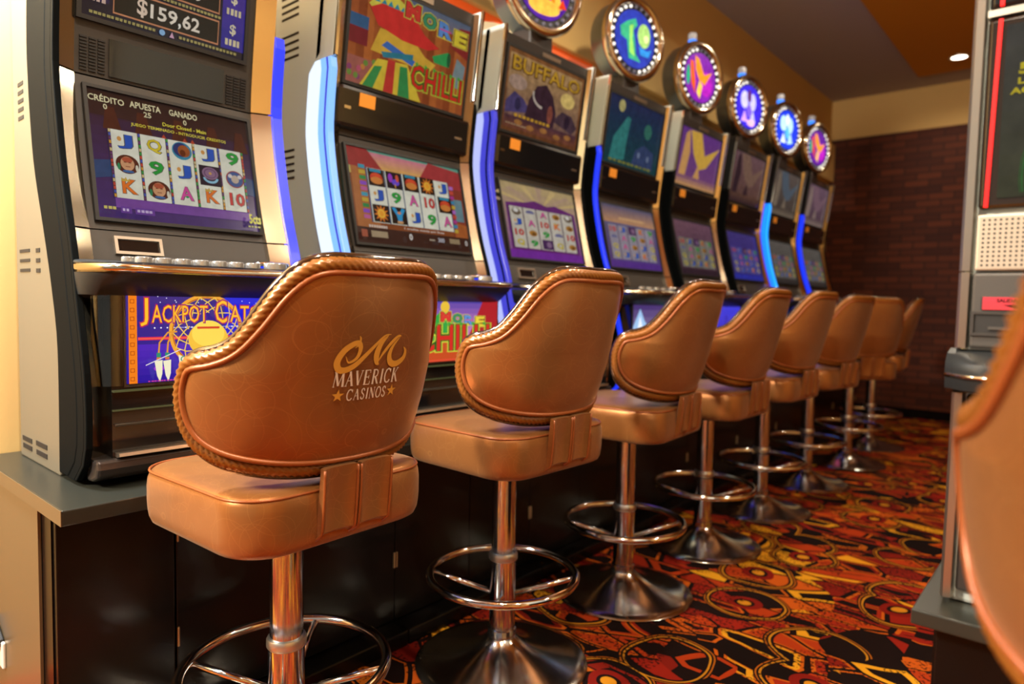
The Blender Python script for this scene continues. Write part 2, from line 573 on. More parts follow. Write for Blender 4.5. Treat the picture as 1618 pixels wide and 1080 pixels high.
class Art:
    """coloured shapes on a flat picture; a runs to the right, b runs up, b = 0..1 over the height, a = 0..asp over the width"""
    def __init__(s, asp=1.0):
        s.asp, s.items, s.k = asp, [], 0
    def poly(s, pts, c):
        s.k += 1
        c = lin(c) if isinstance(c, str) else c
        s.items.append((list(pts), [tuple(range(len(pts)))], c, s.k))
        return s
    def rect(s, x0, y0, x1, y1, c):
        return s.poly([(x0, y0), (x1, y0), (x1, y1), (x0, y1)], c)
    def grad(s, x0, y0, x1, y1, ca, cb, n=10):
        ca, cb = lin(ca), lin(cb)
        for i in range(n):
            t0, t1 = i / n, (i + 1) / n
            f = (i + 0.5) / n
            s.items.append(([(x0, y0 + (y1 - y0) * t0), (x1, y0 + (y1 - y0) * t0), (x1, y0 + (y1 - y0) * t1), (x0, y0 + (y1 - y0) * t1)],
                            [(0, 1, 2, 3)], tuple(a + (b - a) * f for a, b in zip(ca, cb)), s.k + 1))
        s.k += 1
        return s
    def oval(s, x, y, rx, ry, c, n=24, a0=0, a1=2 * PI):
        return s.poly([(x + rx * math.cos(a0 + (a1 - a0) * i / n), y + ry * math.sin(a0 + (a1 - a0) * i / n)) for i in range(n if a1 - a0 > 6.2 else n + 1)], c)
    def ring(s, x, y, rx, ry, w, c, n=32, a0=0, a1=2 * PI):
        s.k += 1
        v, f = [], []
        for i in range(n + 1):
            t = a0 + (a1 - a0) * i / n
            v += [(x + rx * math.cos(t), y + ry * math.sin(t)), (x + (rx - w) * math.cos(t), y + (ry - w) * math.sin(t))]
        for i in range(n):
            f.append((2 * i, 2 * i + 2, 2 * i + 3, 2 * i + 1))
        s.items.append((v, f, lin(c), s.k))
        return s
    def line(s, pts, w, c):
        s.k += 1
        v, f = [], []
        for i, p in enumerate(pts):
            a = pts[max(0, i - 1)]; b = pts[min(len(pts) - 1, i + 1)]
            dx, dy = b[0] - a[0], b[1] - a[1]
            l = math.hypot(dx, dy) or 1
            ww = w[i] if isinstance(w, (list, tuple)) else w
            nx, ny = -dy / l * ww / 2, dx / l * ww / 2
            v += [(p[0] + nx, p[1] + ny), (p[0] - nx, p[1] - ny)]
        for i in range(len(pts) - 1):
            f.append((2 * i, 2 * i + 1, 2 * i + 3, 2 * i + 2))
        s.items.append((v, f, lin(c) if isinstance(c, str) else c, s.k))
        return s
    def star(s, x, y, r, ri, n, c, a=PI / 2):
        pts = []
        for i in range(2 * n):
            q = r if i % 2 == 0 else ri
            pts.append((x + q * math.cos(a + PI * i / n), y + q * math.sin(a + PI * i / n)))
        s.k += 1
        v = [(x, y)] + pts
        s.items.append((v, [(0, 1 + i, 1 + (i + 1) % (2 * n)) for i in range(2 * n)], lin(c), s.k))
        return s
    def text(s, body, x, y, h, c, align='c', w=None, bold=0.0, out=None, ow=0.0, shear=0.0, rise=0.0):
        """centre/left at x, baseline y, cap height h, optional width w, outline colour out"""
        for pas in ((0, 1) if out else (1,)):
            vs, fs, tw, th = text_mesh(body, bold if pas else bold + ow)
            sy = h / th
            sx = (w / tw) if w else sy
            x0 = x - (tw * sx / 2 if align == 'c' else 0)
            s.k += 1
            s.items.append(([(x0 + a * sx + shear * b * sy, y + b * sy + rise * (a * sx)) for a, b in vs], fs, lin(c if pas else out), s.k))
        return s
    def build(s, name, material, P0, U, V, H, parent, off, dz=0.00018):
        P0, U, V = Vector(P0), Vector(U).normalized(), Vector(V).normalized()
        N = U.cross(V)
        m = MB(off)
        for vs, fs, c, k in s.items:
            m.add([P0 + U * (a * H) + V * (b * H) + N * (k * dz) for a, b in vs], fs, c)
        return m.build(name, material, parent)

GLYPH = {'J': '#2356b8', 'Q': '#d8c02c', 'K': '#e8762a', 'A': '#d8509c', '9': '#1fa03c', '10': '#d03434'}
def reel_cell(A, sym, x, y, w, h):
    cx, cy = x + w / 2, y + h / 2
    if sym in GLYPH:
        A.text(sym, cx, y + h * 0.17, h * 0.66, '#5a5a52', w=w * (0.62 if sym != '10' else 0.74), bold=0.05)
        A.text(sym, cx - w * 0.01, y + h * 0.19, h * 0.63, GLYPH[sym], w=w * (0.57 if sym != '10' else 0.69), bold=0.02)
        if sym == 'J':
            A.oval(cx - w * 0.22, cy + h * 0.10, w * 0.09, h * 0.11, '#d79a52', 8)
        if sym == 'K':
            A.poly([(cx - w * .32, cy + h * .22), (cx - w * .3, cy + h * .38), (cx - w * .2, cy + h * .28), (cx - w * .14, cy + h * .42), (cx - w * .08, cy + h * .28), (cx + w * .02, cy + h * .38), (cx, cy + h * .22)], '#c9a84a')
        if sym == 'A':
            A.oval(cx, cy - h * 0.16, w * 0.07, h * 0.06, '#1f9a58', 8)
    elif sym == 'face':      # generic warm medallion
        A.oval(cx, cy, w * .44, h * .42, '#5a2a1e')
        A.oval(cx, cy + h * .03, w * .26, h * .31, '#d9a074')
        A.oval(cx, cy + h * .2, w * .2, h * .12, '#b8583c')
        A.rect(cx - w * .14, cy + h * .06, cx - w * .04, cy + h * .10, '#6a3a26')
        A.rect(cx + w * .04, cy + h * .06, cx + w * .14, cy + h * .10, '#6a3a26')
        A.rect(cx - w * .09, cy - h * .12, cx + w * .09, cy - h * .09, '#8a4a34')
        A.oval(cx, cy - h * .32, w * .22, h * .06, '#3c6aa0', 12)
        A.oval(cx - w * .34, cy - h * .14, w * .06, h * .16, '#2e8a58', 8)
        A.oval(cx + w * .34, cy - h * .14, w * .06, h * .16, '#e0d8c0', 8)
    elif sym == 'bull':
        A.oval(cx, cy, w * .42, h * .42, '#2f8aa8')
        A.oval(cx - w * .04, cy + h * .04, w * .33, h * .33, '#28386e')
        A.oval(cx + w * .08, cy, w * .26, h * .28, '#a0562c')
        A.oval(cx + w * .02, cy - h * .1, w * .12, h * .16, '#6a3018')
    elif sym == 'catch':
        A.rect(x + w * .02, y + h * .02, x + w * .98, y + h * .98, '#231a2c')
        A.oval(cx, cy + h * .12, w * .36, h * .30, '#8c6a86')
        A.ring(cx, cy + h * .12, w * .28, h * .24, w * .05, '#6a4a6a', 20)
        A.oval(cx, cy + h * .12, w * .07, h * .07, '#c89a5a', 10)
        A.ring(cx, cy - h * .10, w * .34, h * .26, w * .10, '#8cc0d8', 20, PI, 2 * PI)
    elif sym == 'blue':
        A.oval(cx, cy, w * .42, h * .42, '#a03a34')
        A.oval(cx, cy, w * .37, h * .37, '#3a5a92')
        A.oval(cx, cy, w * .18, h * .20, '#c8b4a0')
        A.oval(cx - w * .22, cy + h * .14, w * .1, h * .1, '#dcd4d0', 10)
        A.oval(cx + w * .22, cy + h * .14, w * .1, h * .1, '#dcd4d0', 10)
    elif sym == 'jar':
        A.rect(x + w * .02, y + h * .02, x + w * .98, y + h * .98, '#231712')
        A.rect(x + w * .14, y + h * .80, x + w * .82, y + h * .96, '#2a8ca8')
        A.oval(cx, cy - h * .03, w * .38, h * .30, '#c83c2c')
        A.oval(cx, cy - h * .16, w * .36, h * .20, '#d8843c')
        A.oval(cx, cy + h * .14, w * .30, h * .10, '#e0502e')
    elif sym == 'bird':
        A.rect(x + w * .02, y + h * .02, x + w * .98, y + h * .98, '#1c1420')
        A.oval(cx - w * .22, cy + h * .12, w * .14, h * .26, '#a03cc0', 14)
        A.oval(cx + w * .08, cy - h * .1, w * .24, h * .18, '#6a4ad0', 14)
        A.oval(cx + w * .2, cy + h * .14, w * .1, h * .22, '#d85a3c', 12)
        A.rect(cx, y + h * .08, cx + w * .06, cy - h * .2, '#d89a3c')
    elif sym == 'sun':
        A.rect(x + w * .02, y + h * .02, x + w * .98, y + h * .98, '#231712')
        A.star(cx, cy, w * .46, w * .24, 11, '#e07a28')
        A.oval(cx, cy, w * .22, w * .22, '#f0c040')
        A.oval(cx, cy, w * .15, w * .15, '#f0a030', 16)
    elif sym == 'pepper':
        A.rect(x + w * .02, y + h * .02, x + w * .98, y + h * .98, '#231712')
        A.poly([(x + w * .08, y + h * .92), (x + w * .30, y + h * .95), (cx, cy + h * .1), (x + w * .72, y + h * .95), (x + w * .92, y + h * .88), (x + w * .7, cy), (x + w * .66, y + h * .2), (x + w * .4, y + h * .2), (x + w * .34, cy)], '#2a9ad0')
        A.oval(cx + w * .02, cy + h * .16, w * .12, h * .08, '#d88a5a', 12)
        A.rect(x + w * .34, y + h * .06, x + w * .70, y + h * .2, '#d8a06a')
    elif sym == 'eagle':
        A.poly([(x + w * .1, cy), (x + w * .3, y + h * .86), (x + w * .66, y + h * .9), (x + w * .9, cy - h * .1), (x + w * .6, y + h * .14), (x + w * .3, y + h * .2)], '#6a5a48')
        A.oval(cx - w * .04, cy + h * .14, w * .2, h * .22, '#e0dcd4', 14)
    elif sym == 'wing':
        A.ring(cx, cy - h * .05, w * .40, h * .34, w * .18, '#6a6a92', 16, 0.2, PI - 0.2)
    elif sym == 'cat':
        A.oval(cx, cy, w * .34, h * .30, '#b07a34', 16)
        A.oval(cx + w * .05, cy - h * .06, w * .18, h * .14, '#6a4420', 12)
    elif sym == 'dark':
        A.rect(x + w * .04, y + h * .02, x + w * .96, y + h * .98, '#4a2c5a')
        A.oval(cx + w * .1, cy, w * .22, h * .3, '#8a6a8a', 12)

def reels(A, x0, y0, x1, y1, grid, cream='#e6e4d0', gap=0.10, beads=False, sep='#4a3a30'):
    n, r = len(grid[0]), len(grid)
    cw = (x1 - x0) / n
    A.rect(x0 - cw * .05, y0, x1 + cw * .05, y1, sep)
    ch = (y1 - y0) / r
    for c in range(n):
        A.rect(x0 + cw * c + cw * gap / 2, y0, x0 + cw * (c + 1) - cw * gap / 2, y1, cream)
    if beads:
        for c in range(n + 1):
            for k in range(18):
                yy = y0 + (y1 - y0) * (k + .5) / 18
                A.rect(x0 + cw * (c - .035), yy - .012, x0 + cw * (c + .035), yy + .012, random.choice(['#c84a3c', '#3c9a4a', '#d8c08a', '#4a5ab0', '#d89a3c', '#6a3a6a']))
                if k:
                    A.k -= 1
    for c in range(n):
        for q in range(r):
            reel_cell(A, grid[q][c], x0 + cw * c + cw * gap / 2, y1 - ch * (q + 1), cw * (1 - gap), ch)

def scribble(A, x0, x1, y, h, c, n=None):
    """illegible small print, as blurred dashes"""
    n = n or max(2, int((x1 - x0) / (h * 2.4)))
    w = (x1 - x0) / n
    for i in range(n):
        A.rect(x0 + w * i, y, x0 + w * (i + random.uniform(.62, .85)), y + h, c)
        if i:
            A.k -= 1

def art_dream_reels(asp):
    A = Art(asp)
    A.grad(0, 0, asp, 1, '#4a3270', '#35211c', 14)
    A.grad(0, .80, asp, 1, '#3a2424', '#30201c', 6)
    for x in (.12, .3, .52, .74, .93):
        A.poly([(x * asp - .06, .70), (x * asp - .03, .88), (x * asp + .03, .88), (x * asp + .07, .70)], '#53291e')
    A.poly([(.0, .30), (.11 * asp, .33), (.11 * asp, .46), (0, .44)], '#2e4a74')
    A.poly([(.94 * asp, .33), (asp, .32), (asp, .47), (.94 * asp, .48)], '#2e4a74')
    A.rect(.10 * asp, .09, .95 * asp, .17, '#7a4a9c')
    A.text('CR\u00c9DITO', .005 * asp, .905, .062, '#e8dcae', 'l', .20 * asp, .02)
    A.text('0', .095 * asp, .85, .044, '#e8dcae', bold=.02)
    A.text('APUESTA', .235 * asp, .91, .052, '#e8dcae', 'l', .185 * asp, .02)
    A.text('25', .335 * asp, .85, .044, '#e8dcae', bold=.02)
    A.text('GANADO', .47 * asp, .91, .052, '#e8dcae', 'l', .18 * asp, .02)
    A.text('0', .565 * asp, .85, .044, '#e8dcae', bold=.02)
    A.text('Door Closed - Main', .56 * asp, .806, .032, '#e8d84a', bold=.02)
    A.text('JUEGO TERMINADO - INTRODUCIR CREDITOS', .53 * asp, .752, .032, '#e8d84a', w=.60 * asp, bold=.02)
    for x in (.42, .55, .60):
        A.poly([(x * asp - .02, .70), (x * asp, .735), (x * asp + .02, .70)], '#b8452e')
    reels(A, .10 * asp, .165, .93 * asp, .70, [['J', 'Q', 'bull', 'J', '9'], ['face', '9', 'J', 'catch', 'blue'], ['K', 'face', 'A', 'K', '10']], beads=True)
    scribble(A, .02 * asp, .09 * asp, .055, .022, '#d8c86a', 3)
    A.rect(.11 * asp, .035, .17 * asp, .085, '#6a3f98')
    scribble(A, .12 * asp, .16 * asp, .05, .02, '#d8c0e8', 2)
    A.rect(.19 * asp, .035, .30 * asp, .085, '#6a3f98')
    scribble(A, .20 * asp, .29 * asp, .05, .02, '#c8b0d8', 4)
    A.text('5cts', .955 * asp, .055, .085, '#e6dc3a', w=.085 * asp, bold=.03, out='#4a4410', ow=.03)
    scribble(A, .90 * asp, .99 * asp, .022, .014, '#c8c060', 4)
    return A

def art_jackpot(asp):
    A = Art(asp)
    A.rect(0, 0, asp, 1, '#1e1a2a')
    A.grad(0, .12, .15 * asp, 1, '#1c1a4a', '#4a2a6a', 6)
    A.grad(.84 * asp, .06, asp, 1, '#2a2890', '#5a3a9c', 6)
    A.oval(.92 * asp, .80, .10, .05, '#c0508c', 14)
    for yb in (.785, .545, .305, .065):
        A.rect(.17 * asp, yb, .82 * asp, yb + .19, '#c8845c')
        A.rect(.176 * asp, yb + .012, .814 * asp, yb + .178, '#191512')
    A.text('$', .335 * asp, .095, .135, '#e6cdb6', w=.062 * asp, bold=.02)
    A.text('159', .465 * asp, .11, .105, '#ecdfcc', w=.165 * asp, bold=.02)
    A.text(',', .562 * asp, .092, .045, '#f0ece0', w=.018 * asp, bold=.02)
    A.text('62', .635 * asp, .11, .105, '#ecdfcc', w=.112 * asp, bold=.02)
    A.text(',', .562 * asp, .332, .045, '#f0ece0', w=.018 * asp, bold=.02)
    A.text('36', .635 * asp, .35, .105, '#ecdfcc', w=.112 * asp, bold=.02)
    for yb in (.08, .32):
        A.text('$', .915 * asp, yb + .09, .09, '#e0d4b0', w=.045 * asp, bold=.02)
        scribble(A, .865 * asp, .975 * asp, yb + .01, .05, '#d8c8a0', 4)
        scribble(A, .02 * asp, .135 * asp, yb + .03, .06, '#d0b0a0', 4)
    scribble(A, .04 * asp, .42 * asp, .022, .02, '#a89a5a', 16)
    scribble(A, .56 * asp, .95 * asp, .022, .02, '#a89a5a', 16)
    A.oval(.455 * asp, .032, .022, .022, '#8cb8e0', 12)
    A.poly([(.50 * asp, .012), (.515 * asp, .055), (.53 * asp, .012)], '#d8a8c0')
    scribble(A, .45 * asp, .83 * asp, .268, .02, '#a89a5a', 16)
    return A

def art_chilli_reels(asp):
    A = Art(asp)
    A.grad(0, 0, asp, 1, '#6a3018', '#4a9a90', 4)
    A.grad(0, .70, asp, 1, '#d8c05a', '#3f9a90', 4)
    A.grad(.15 * asp, .78, .75 * asp, .98, '#e0b04a', '#d07a90', 6)
    A.rect(0, 0, asp, .72, '#8a4a26')
    A.poly([(0, .80), (.28 * asp, .80), (.17 * asp, 1), (0, 1)], '#a03432')
    A.rect(.02 * asp, .1, .2 * asp, .80, '#b06a38')
    A.poly([(.60 * asp, .80), (asp, .72), (asp, .96), (.70 * asp, 1)], '#a8383a')
    A.rect(.86 * asp, .12, asp, .74, '#8a3a2a')
    A.rect(.90 * asp, .36, .985 * asp, .62, '#6a8a92')
    A.poly([(.86 * asp, .12), (asp, .02), (asp, .32), (.9 * asp, .34)], '#b0602e')
    A.rect(0, 0, asp, .17, '#3f241c')
    for k in range(10):
        A.rect(.075 * asp, .26 + k * .058, .125 * asp, .30 + k * .058, ['#c0609a', '#8a4ac0', '#2a8a4a', '#c8a83a', '#3a9ab0'][k % 5])
        A.rect(.865 * asp, .22 + k * .056, .905 * asp, .26 + k * .056, ['#c84a3c', '#b06ac0', '#c8a83a', '#3a8ab0', '#b03a8a'][(k + 2) % 5])
    reels(A, .135 * asp, .225, .855 * asp, .80, [['jar', 'bird', 'jar', 'sun', 'J'], ['J', '9', 'A', '10', 'jar'], ['sun', 'pepper', 'J', '9', 'A']], gap=.06, sep='#3a4a72')
    A.text('1 credito cuesta por linea', .55 * asp, .165, .030, '#e0d4c8', w=.36 * asp, bold=.02)
    scribble(A, .08 * asp, .23 * asp, .155, .026, '#d8c8b8', 8)
    A.rect(.015 * asp, .05, .06 * asp, .125, '#a8553c')
    A.rect(.09 * asp, .055, .22 * asp, .12, '#a89272')
    A.text('0', .415 * asp, .06, .07, '#e8e0d8', bold=.03)
    A.rect(.58 * asp, .08, .63 * asp, .095, '#b8a890')
    A.text('300', .69 * asp, .07, .05, '#c8c8d0', bold=.03)
    A.rect(.77 * asp, .07, .87 * asp, .125, '#a08a68')
    A.text('0', .935 * asp, .06, .06, '#e0d8d0', bold=.03)
    return A

def chilli_word(A, x, y, h, w):
    """the word drawn in chilli-pepper letters with a yellow-green glow"""
    A.text('CHILLI', x, y - h * .06, h * 1.12, '#c8c83c', w=w * 1.06, bold=.10)
    A.text('CHILLI', x, y - h * .02, h * 1.06, '#2c5a1e', w=w * 1.03, bold=.06)
    A.text('CHILLI', x, y, h, '#cc2a22', w=w, bold=.015)
    for i in range(6):
        xx = x - w / 2 + w * (i + .5) / 6
        A.star(xx, y + h * 1.03, h * .13, h * .05, 5, '#3fa03a')

def more_word(A, x, y, h, w):
    cs = ['#d03a30', '#3a8a60', '#5a8ac8', '#e0c83a']
    for i, ch in enumerate('MORE'):
        xx = x - w / 2 + w * (i + .5) / 4
        yy = y - i * h * .16
        A.text(ch, xx, yy - h * .05, h * 1.1, '#d8c850', w=w * .255, bold=.13)
        A.text(ch, xx, yy, h, '#4a2418', w=w * .235, bold=.09)
        A.text(ch, xx, yy + h * .02, h * .95, cs[i], w=w * .21, bold=.05)
        if ch == 'R':
            A.rect(xx - w * .09, yy + h * .45, xx + w * .09, yy + h * .55, '#c84a8a')
        if ch == 'M':
            A.star(xx, yy + h * .2, h * .1, h * .05, 6, '#e8c03a')

def art_chilli_top(asp):
    A = Art(asp)
    for i in range(16):
        A.rect(asp * i / 16, 0, asp * (i + 1) / 16, 1, ['#a0522a', '#8a4222', '#b0602e'][i % 3])
    A.grad(.42 * asp, .84, asp, 1.0, '#7a6a72', '#5a6a80', 4)
    A.poly([(.82 * asp, .7), (asp, .62), (asp, .95), (.9 * asp, .93)], '#8c2c2a')
    A.rect(0, .54, .14 * asp, .66, '#2e5a80')
    A.rect(0, .38, .14 * asp, .54, '#7a1f2a')
    A.poly([(.86 * asp, .30), (.97 * asp, .26), (.985 * asp, .54), (.9 * asp, .60)], '#7a8a8c')
    A.rect(0, .0, .5 * asp, .26, '#a05a50')
    for k in range(26):
        A.oval(random.uniform(.01, .46) * asp, random.uniform(.04, .27), .03, .03, random.choice(['#b8506a', '#8a3c6a', '#c07a3c', '#a84a8a', '#6a8a3c']), 8)
    # a plain straw hat on a bright striped blanket stands where the game's painted figure is
    A.poly([(.10 * asp, 0), (.22 * asp, .30), (.46 * asp, .34), (.60 * asp, 0)], '#d8b83a')
    A.poly([(.12 * asp, .0), (.20 * asp, .22), (.26 * asp, .24), (.20 * asp, 0)], '#2f8a48')
    A.poly([(.40 * asp, .0), (.40 * asp, .30), (.46 * asp, .31), (.50 * asp, 0)], '#2f8a48')
    A.poly([(.28 * asp, .0), (.30 * asp, .33), (.36 * asp, .33), (.36 * asp, 0)], '#c0342e')
    A.poly([(.16 * asp, .36), (.22 * asp, .60), (.48 * asp, .62), (.60 * asp, .48), (.70 * asp, .44), (.66 * asp, .36), (.5 * asp, .34)], '#d8a83a')
    A.poly([(.24 * asp, .44), (.28 * asp, .50), (.52 * asp, .40), (.50 * asp, .34)], '#3a6ab0')
    A.poly([(.24 * asp, .38), (.50 * asp, .46), (.50 * asp, .40), (.26 * asp, .33)], '#2a7a8a')
    for dx, c in ((0, '#8c1f22'), (.012, '#d0302c')):
        A.poly([(.12 * asp + dx, .78), (.20 * asp, .62), (.40 * asp, .56), (.62 * asp, .56), (.72 * asp - dx, .62), (.58 * asp, .70), (.46 * asp, .86), (.32 * asp, .94), (.18 * asp + dx, .90)], c)
    A.poly([(.12 * asp, .79), (.18 * asp, .91), (.34 * asp, .95), (.46 * asp, .87), (.40 * asp, .84), (.22 * asp, .84), (.14 * asp, .77)], '#d8c84a')
    for k in range(6):
        A.poly([((.16 + k * .05) * asp, .835), ((.185 + k * .05) * asp, .90 - abs(k - 2.5) * .01), ((.205 + k * .05) * asp, .84)], '#2a8a9a')
    A.poly([(.66 * asp, .52), (.80 * asp, .62), (.82 * asp, .46), (.68 * asp, .46)], '#2f9a50')
    A.oval(.81 * asp, .54, .03, .08, '#1e5a34', 14)
    more_word(A, .68 * asp, .80, .17, .58 * asp)
    chilli_word(A, .72 * asp, .12, .25, .46 * asp)
    return A

def art_buffalo_top(asp):
    A = Art(asp)
    A.grad(0, 0, asp, 1, '#6a3c22', '#8a5a34', 4)
    A.grad(.03 * asp, .05, .97 * asp, .95, '#6a4a4a', '#b08a5a', 10)
    A.oval(.80 * asp, .62, .16, .10, '#e0c070', 20)
    A.oval(.15 * asp, .62, .18, .09, '#a88a78', 20)
    A.poly([(.03 * asp, .36), (.12 * asp, .50), (.24 * asp, .44), (.34 * asp, .30), (.03 * asp, .22)], '#4a3f6a')
    A.poly([(.62 * asp, .30), (.74 * asp, .46), (.88 * asp, .44), (.97 * asp, .30), (.9 * asp, .2)], '#4a3640')
    A.poly([(.26 * asp, .18), (.30 * asp, .46), (.38 * asp, .66), (.50 * asp, .72), (.60 * asp, .60), (.66 * asp, .40), (.64 * asp, .16)], '#3a2430')
    A.oval(.58 * asp, .36, .06, .12, '#8a4a3c', 16)
    A.ring(.47 * asp, .56, .22, .16, .03, '#c8b8a8', 20, PI * .95, PI * 1.5)
    A.oval(.17 * asp, .36, .06, .08, '#2f2a4a', 14)
    A.oval(.82 * asp, .34, .06, .09, '#2f2030', 14)
    A.grad(.03 * asp, .05, .97 * asp, .2, '#7a4630', '#4a2e3a', 4)
    for x, y in ((.2, .14), (.35, .11), (.52, .13), (.7, .1), (.85, .14)):
        A.oval(x * asp, y, .08, .035, '#a06a38', 12)
    A.text('BUFFALO', .5 * asp, .74, .19, '#5a3410', w=.90 * asp, bold=.06)
    A.text('BUFFALO', .5 * asp, .755, .175, '#c8982e', w=.87 * asp, bold=.01)
    scribble(A, .14 * asp, .60 * asp, .20, .035, '#c8962e', 9)
    scribble(A, .05 * asp, .30 * asp, .09, .016, '#a88a6a', 8)
    return A

def art_prairie_reels(asp, tone):
    A = Art(asp)
    sky = {'gold': ('#8a4a9a', '#c0a874'), 'dusk': ('#5a3f8a', '#6a6a80'), 'rose': ('#4a3440', '#7a5468'), 'blue': ('#2a2a8a', '#4a3f8a'), 'grey': ('#4a4844', '#6a6660')}[tone]
    A.grad(0, 0, asp, 1, sky[0], sky[1], 10)
    if tone == 'gold':
        for k in range(9):
            a = PI * (k + .5) / 9
            A.poly([(.5 * asp, .70), (.5 * asp + 1.0 * math.cos(a - .07), .70 + .3 * math.sin(a - .07)), (.5 * asp + 1.0 * math.cos(a + .07), .70 + .3 * math.sin(a + .07))], '#d0b47a' if k % 2 else '#b89a80')
        A.poly([(.04 * asp, .72), (.3 * asp, .76), (.42 * asp, .80), (.58 * asp, .75), (.7 * asp, .78), (.97 * asp, .70), (.97 * asp, .1), (.04 * asp, .1)], '#6a2c72')
    if tone == 'dusk':
        A.grad(0, .72, asp, 1, '#c8946a', '#5a5a78', 6)
        A.rect(.3 * asp, .78, .8 * asp, .82, '#d8a878')
    A.rect(0, 0, asp, .11, {'gold': '#7a2fa0', 'dusk': '#5a3490', 'rose': '#3a2834', 'blue': '#2f3ab8', 'grey': '#3a3836'}[tone])
    G = [['eagle', 'wing', 'A', 'cat', 'eagle'], ['J', 'A', '10', 'K', 'cat'], ['10', 'cat', '9', 'wing', '10'], ['Q', '9', 'dark', 'Q', 'cat']]
    H = [['10', 'J', 'dark', 'K', '9'], ['wing', 'A', '9', 'cat', 'A'], ['Q', 'A', 'cat', 'J', 'Q'], ['Q', 'J', 'J', 'K', 'Q']]
    cream = {'gold': '#ccc4b4', 'dusk': '#9a92a0', 'rose': '#8a867a', 'blue': '#5a58a8', 'grey': '#75736a'}[tone]
    reels(A, .07 * asp, .14, .93 * asp, .68, G if tone == 'gold' else H, cream=cream, gap=.08, sep='#4a2f4a')
    return A

def art_wolf(asp, hot=False):
    A = Art(asp)
    if hot:
        A.grad(0, 0, asp, 1, '#8a7aa0', '#3a2468', 6)
        A.poly([(0, .0), (0, .45), (.12 * asp, .86), (.2 * asp, .6), (.3 * asp, .4), (.34 * asp, .0)], '#9ac0e8')
        A.poly([(.05 * asp, .2), (.12 * asp, .7), (.2 * asp, .3)], '#e8f0ff')
        A.poly([(.30 * asp, .1), (.42 * asp, .5), (.55 * asp, .92), (.60 * asp, .98), (.62 * asp, .7), (.66 * asp, .4), (.6 * asp, .0)], '#2a8a98')
        A.poly([(.42 * asp, .2), (.54 * asp, .6), (.58 * asp, .3), (.56 * asp, .05)], '#a8e8e0')
        A.poly([(.7 * asp, .0), (.72 * asp, .4), (.84 * asp, .55), (.92 * asp, .9), (.97 * asp, .95), (asp, .4), (asp, 0)], '#e0d8b0')
    else:
        A.grad(0, 0, asp, 1, '#1c4a4e', '#22305a', 10)
        A.oval(.22 * asp, .88, .09, .09, '#c8bc78', 20)
        A.oval(.74 * asp, .64, .12, .12, '#3a7a6a', 22)
        A.poly([(.10 * asp, .05), (.14 * asp, .4), (.26 * asp, .62), (.34 * asp, .76), (.40 * asp, .74), (.38 * asp, .5), (.36 * asp, .1)], '#3a8a86')
        A.poly([(.5 * asp, .06), (.55 * asp, .3), (.7 * asp, .42), (.9 * asp, .34), (.92 * asp, .06)], '#3a4a72')
        A.oval(.62 * asp, .24, .04, .05, '#7a88a8', 10)
        A.oval(.80 * asp, .22, .04, .05, '#7a88a8', 10)
        scribble(A, .1 * asp, .9 * asp, .04, .035, '#8a8a3c', 10)
    return A

def art_flame_top(asp, tone):
    A = Art(asp)
    a, b, c, d = {'gold': ('#7a4a7a', '#6a3a8a', '#e0b04a', '#d8a060'), 'brown': ('#6a4a3c', '#7a5a60', '#8a6a5a', '#3a2830'), 'grey': ('#4a423c', '#6a5f58', '#5a6a78', '#8a7a68'), 'mauve': ('#5a4450', '#7a5f72', '#8a6a78', '#a08a80')}[tone]
    A.grad(0, 0, asp, 1, a, b, 8)
    A.poly([(.05 * asp, .1), (.12 * asp, .9), (.2 * asp, .98), (.26 * asp, .6), (.2 * asp, .1)], d)
    A.poly([(.22 * asp, .98), (.48 * asp, 1.0), (.62 * asp, .62), (.98 * asp, .85), (.7 * asp, .42), (.52 * asp, .34), (.34 * asp, .6)], c)
    A.poly([(.36 * asp, .06), (.5 * asp, .44), (.58 * asp, .1)], d)
    A.grad(0, 0, asp, .18, d, a, 3)
    return A

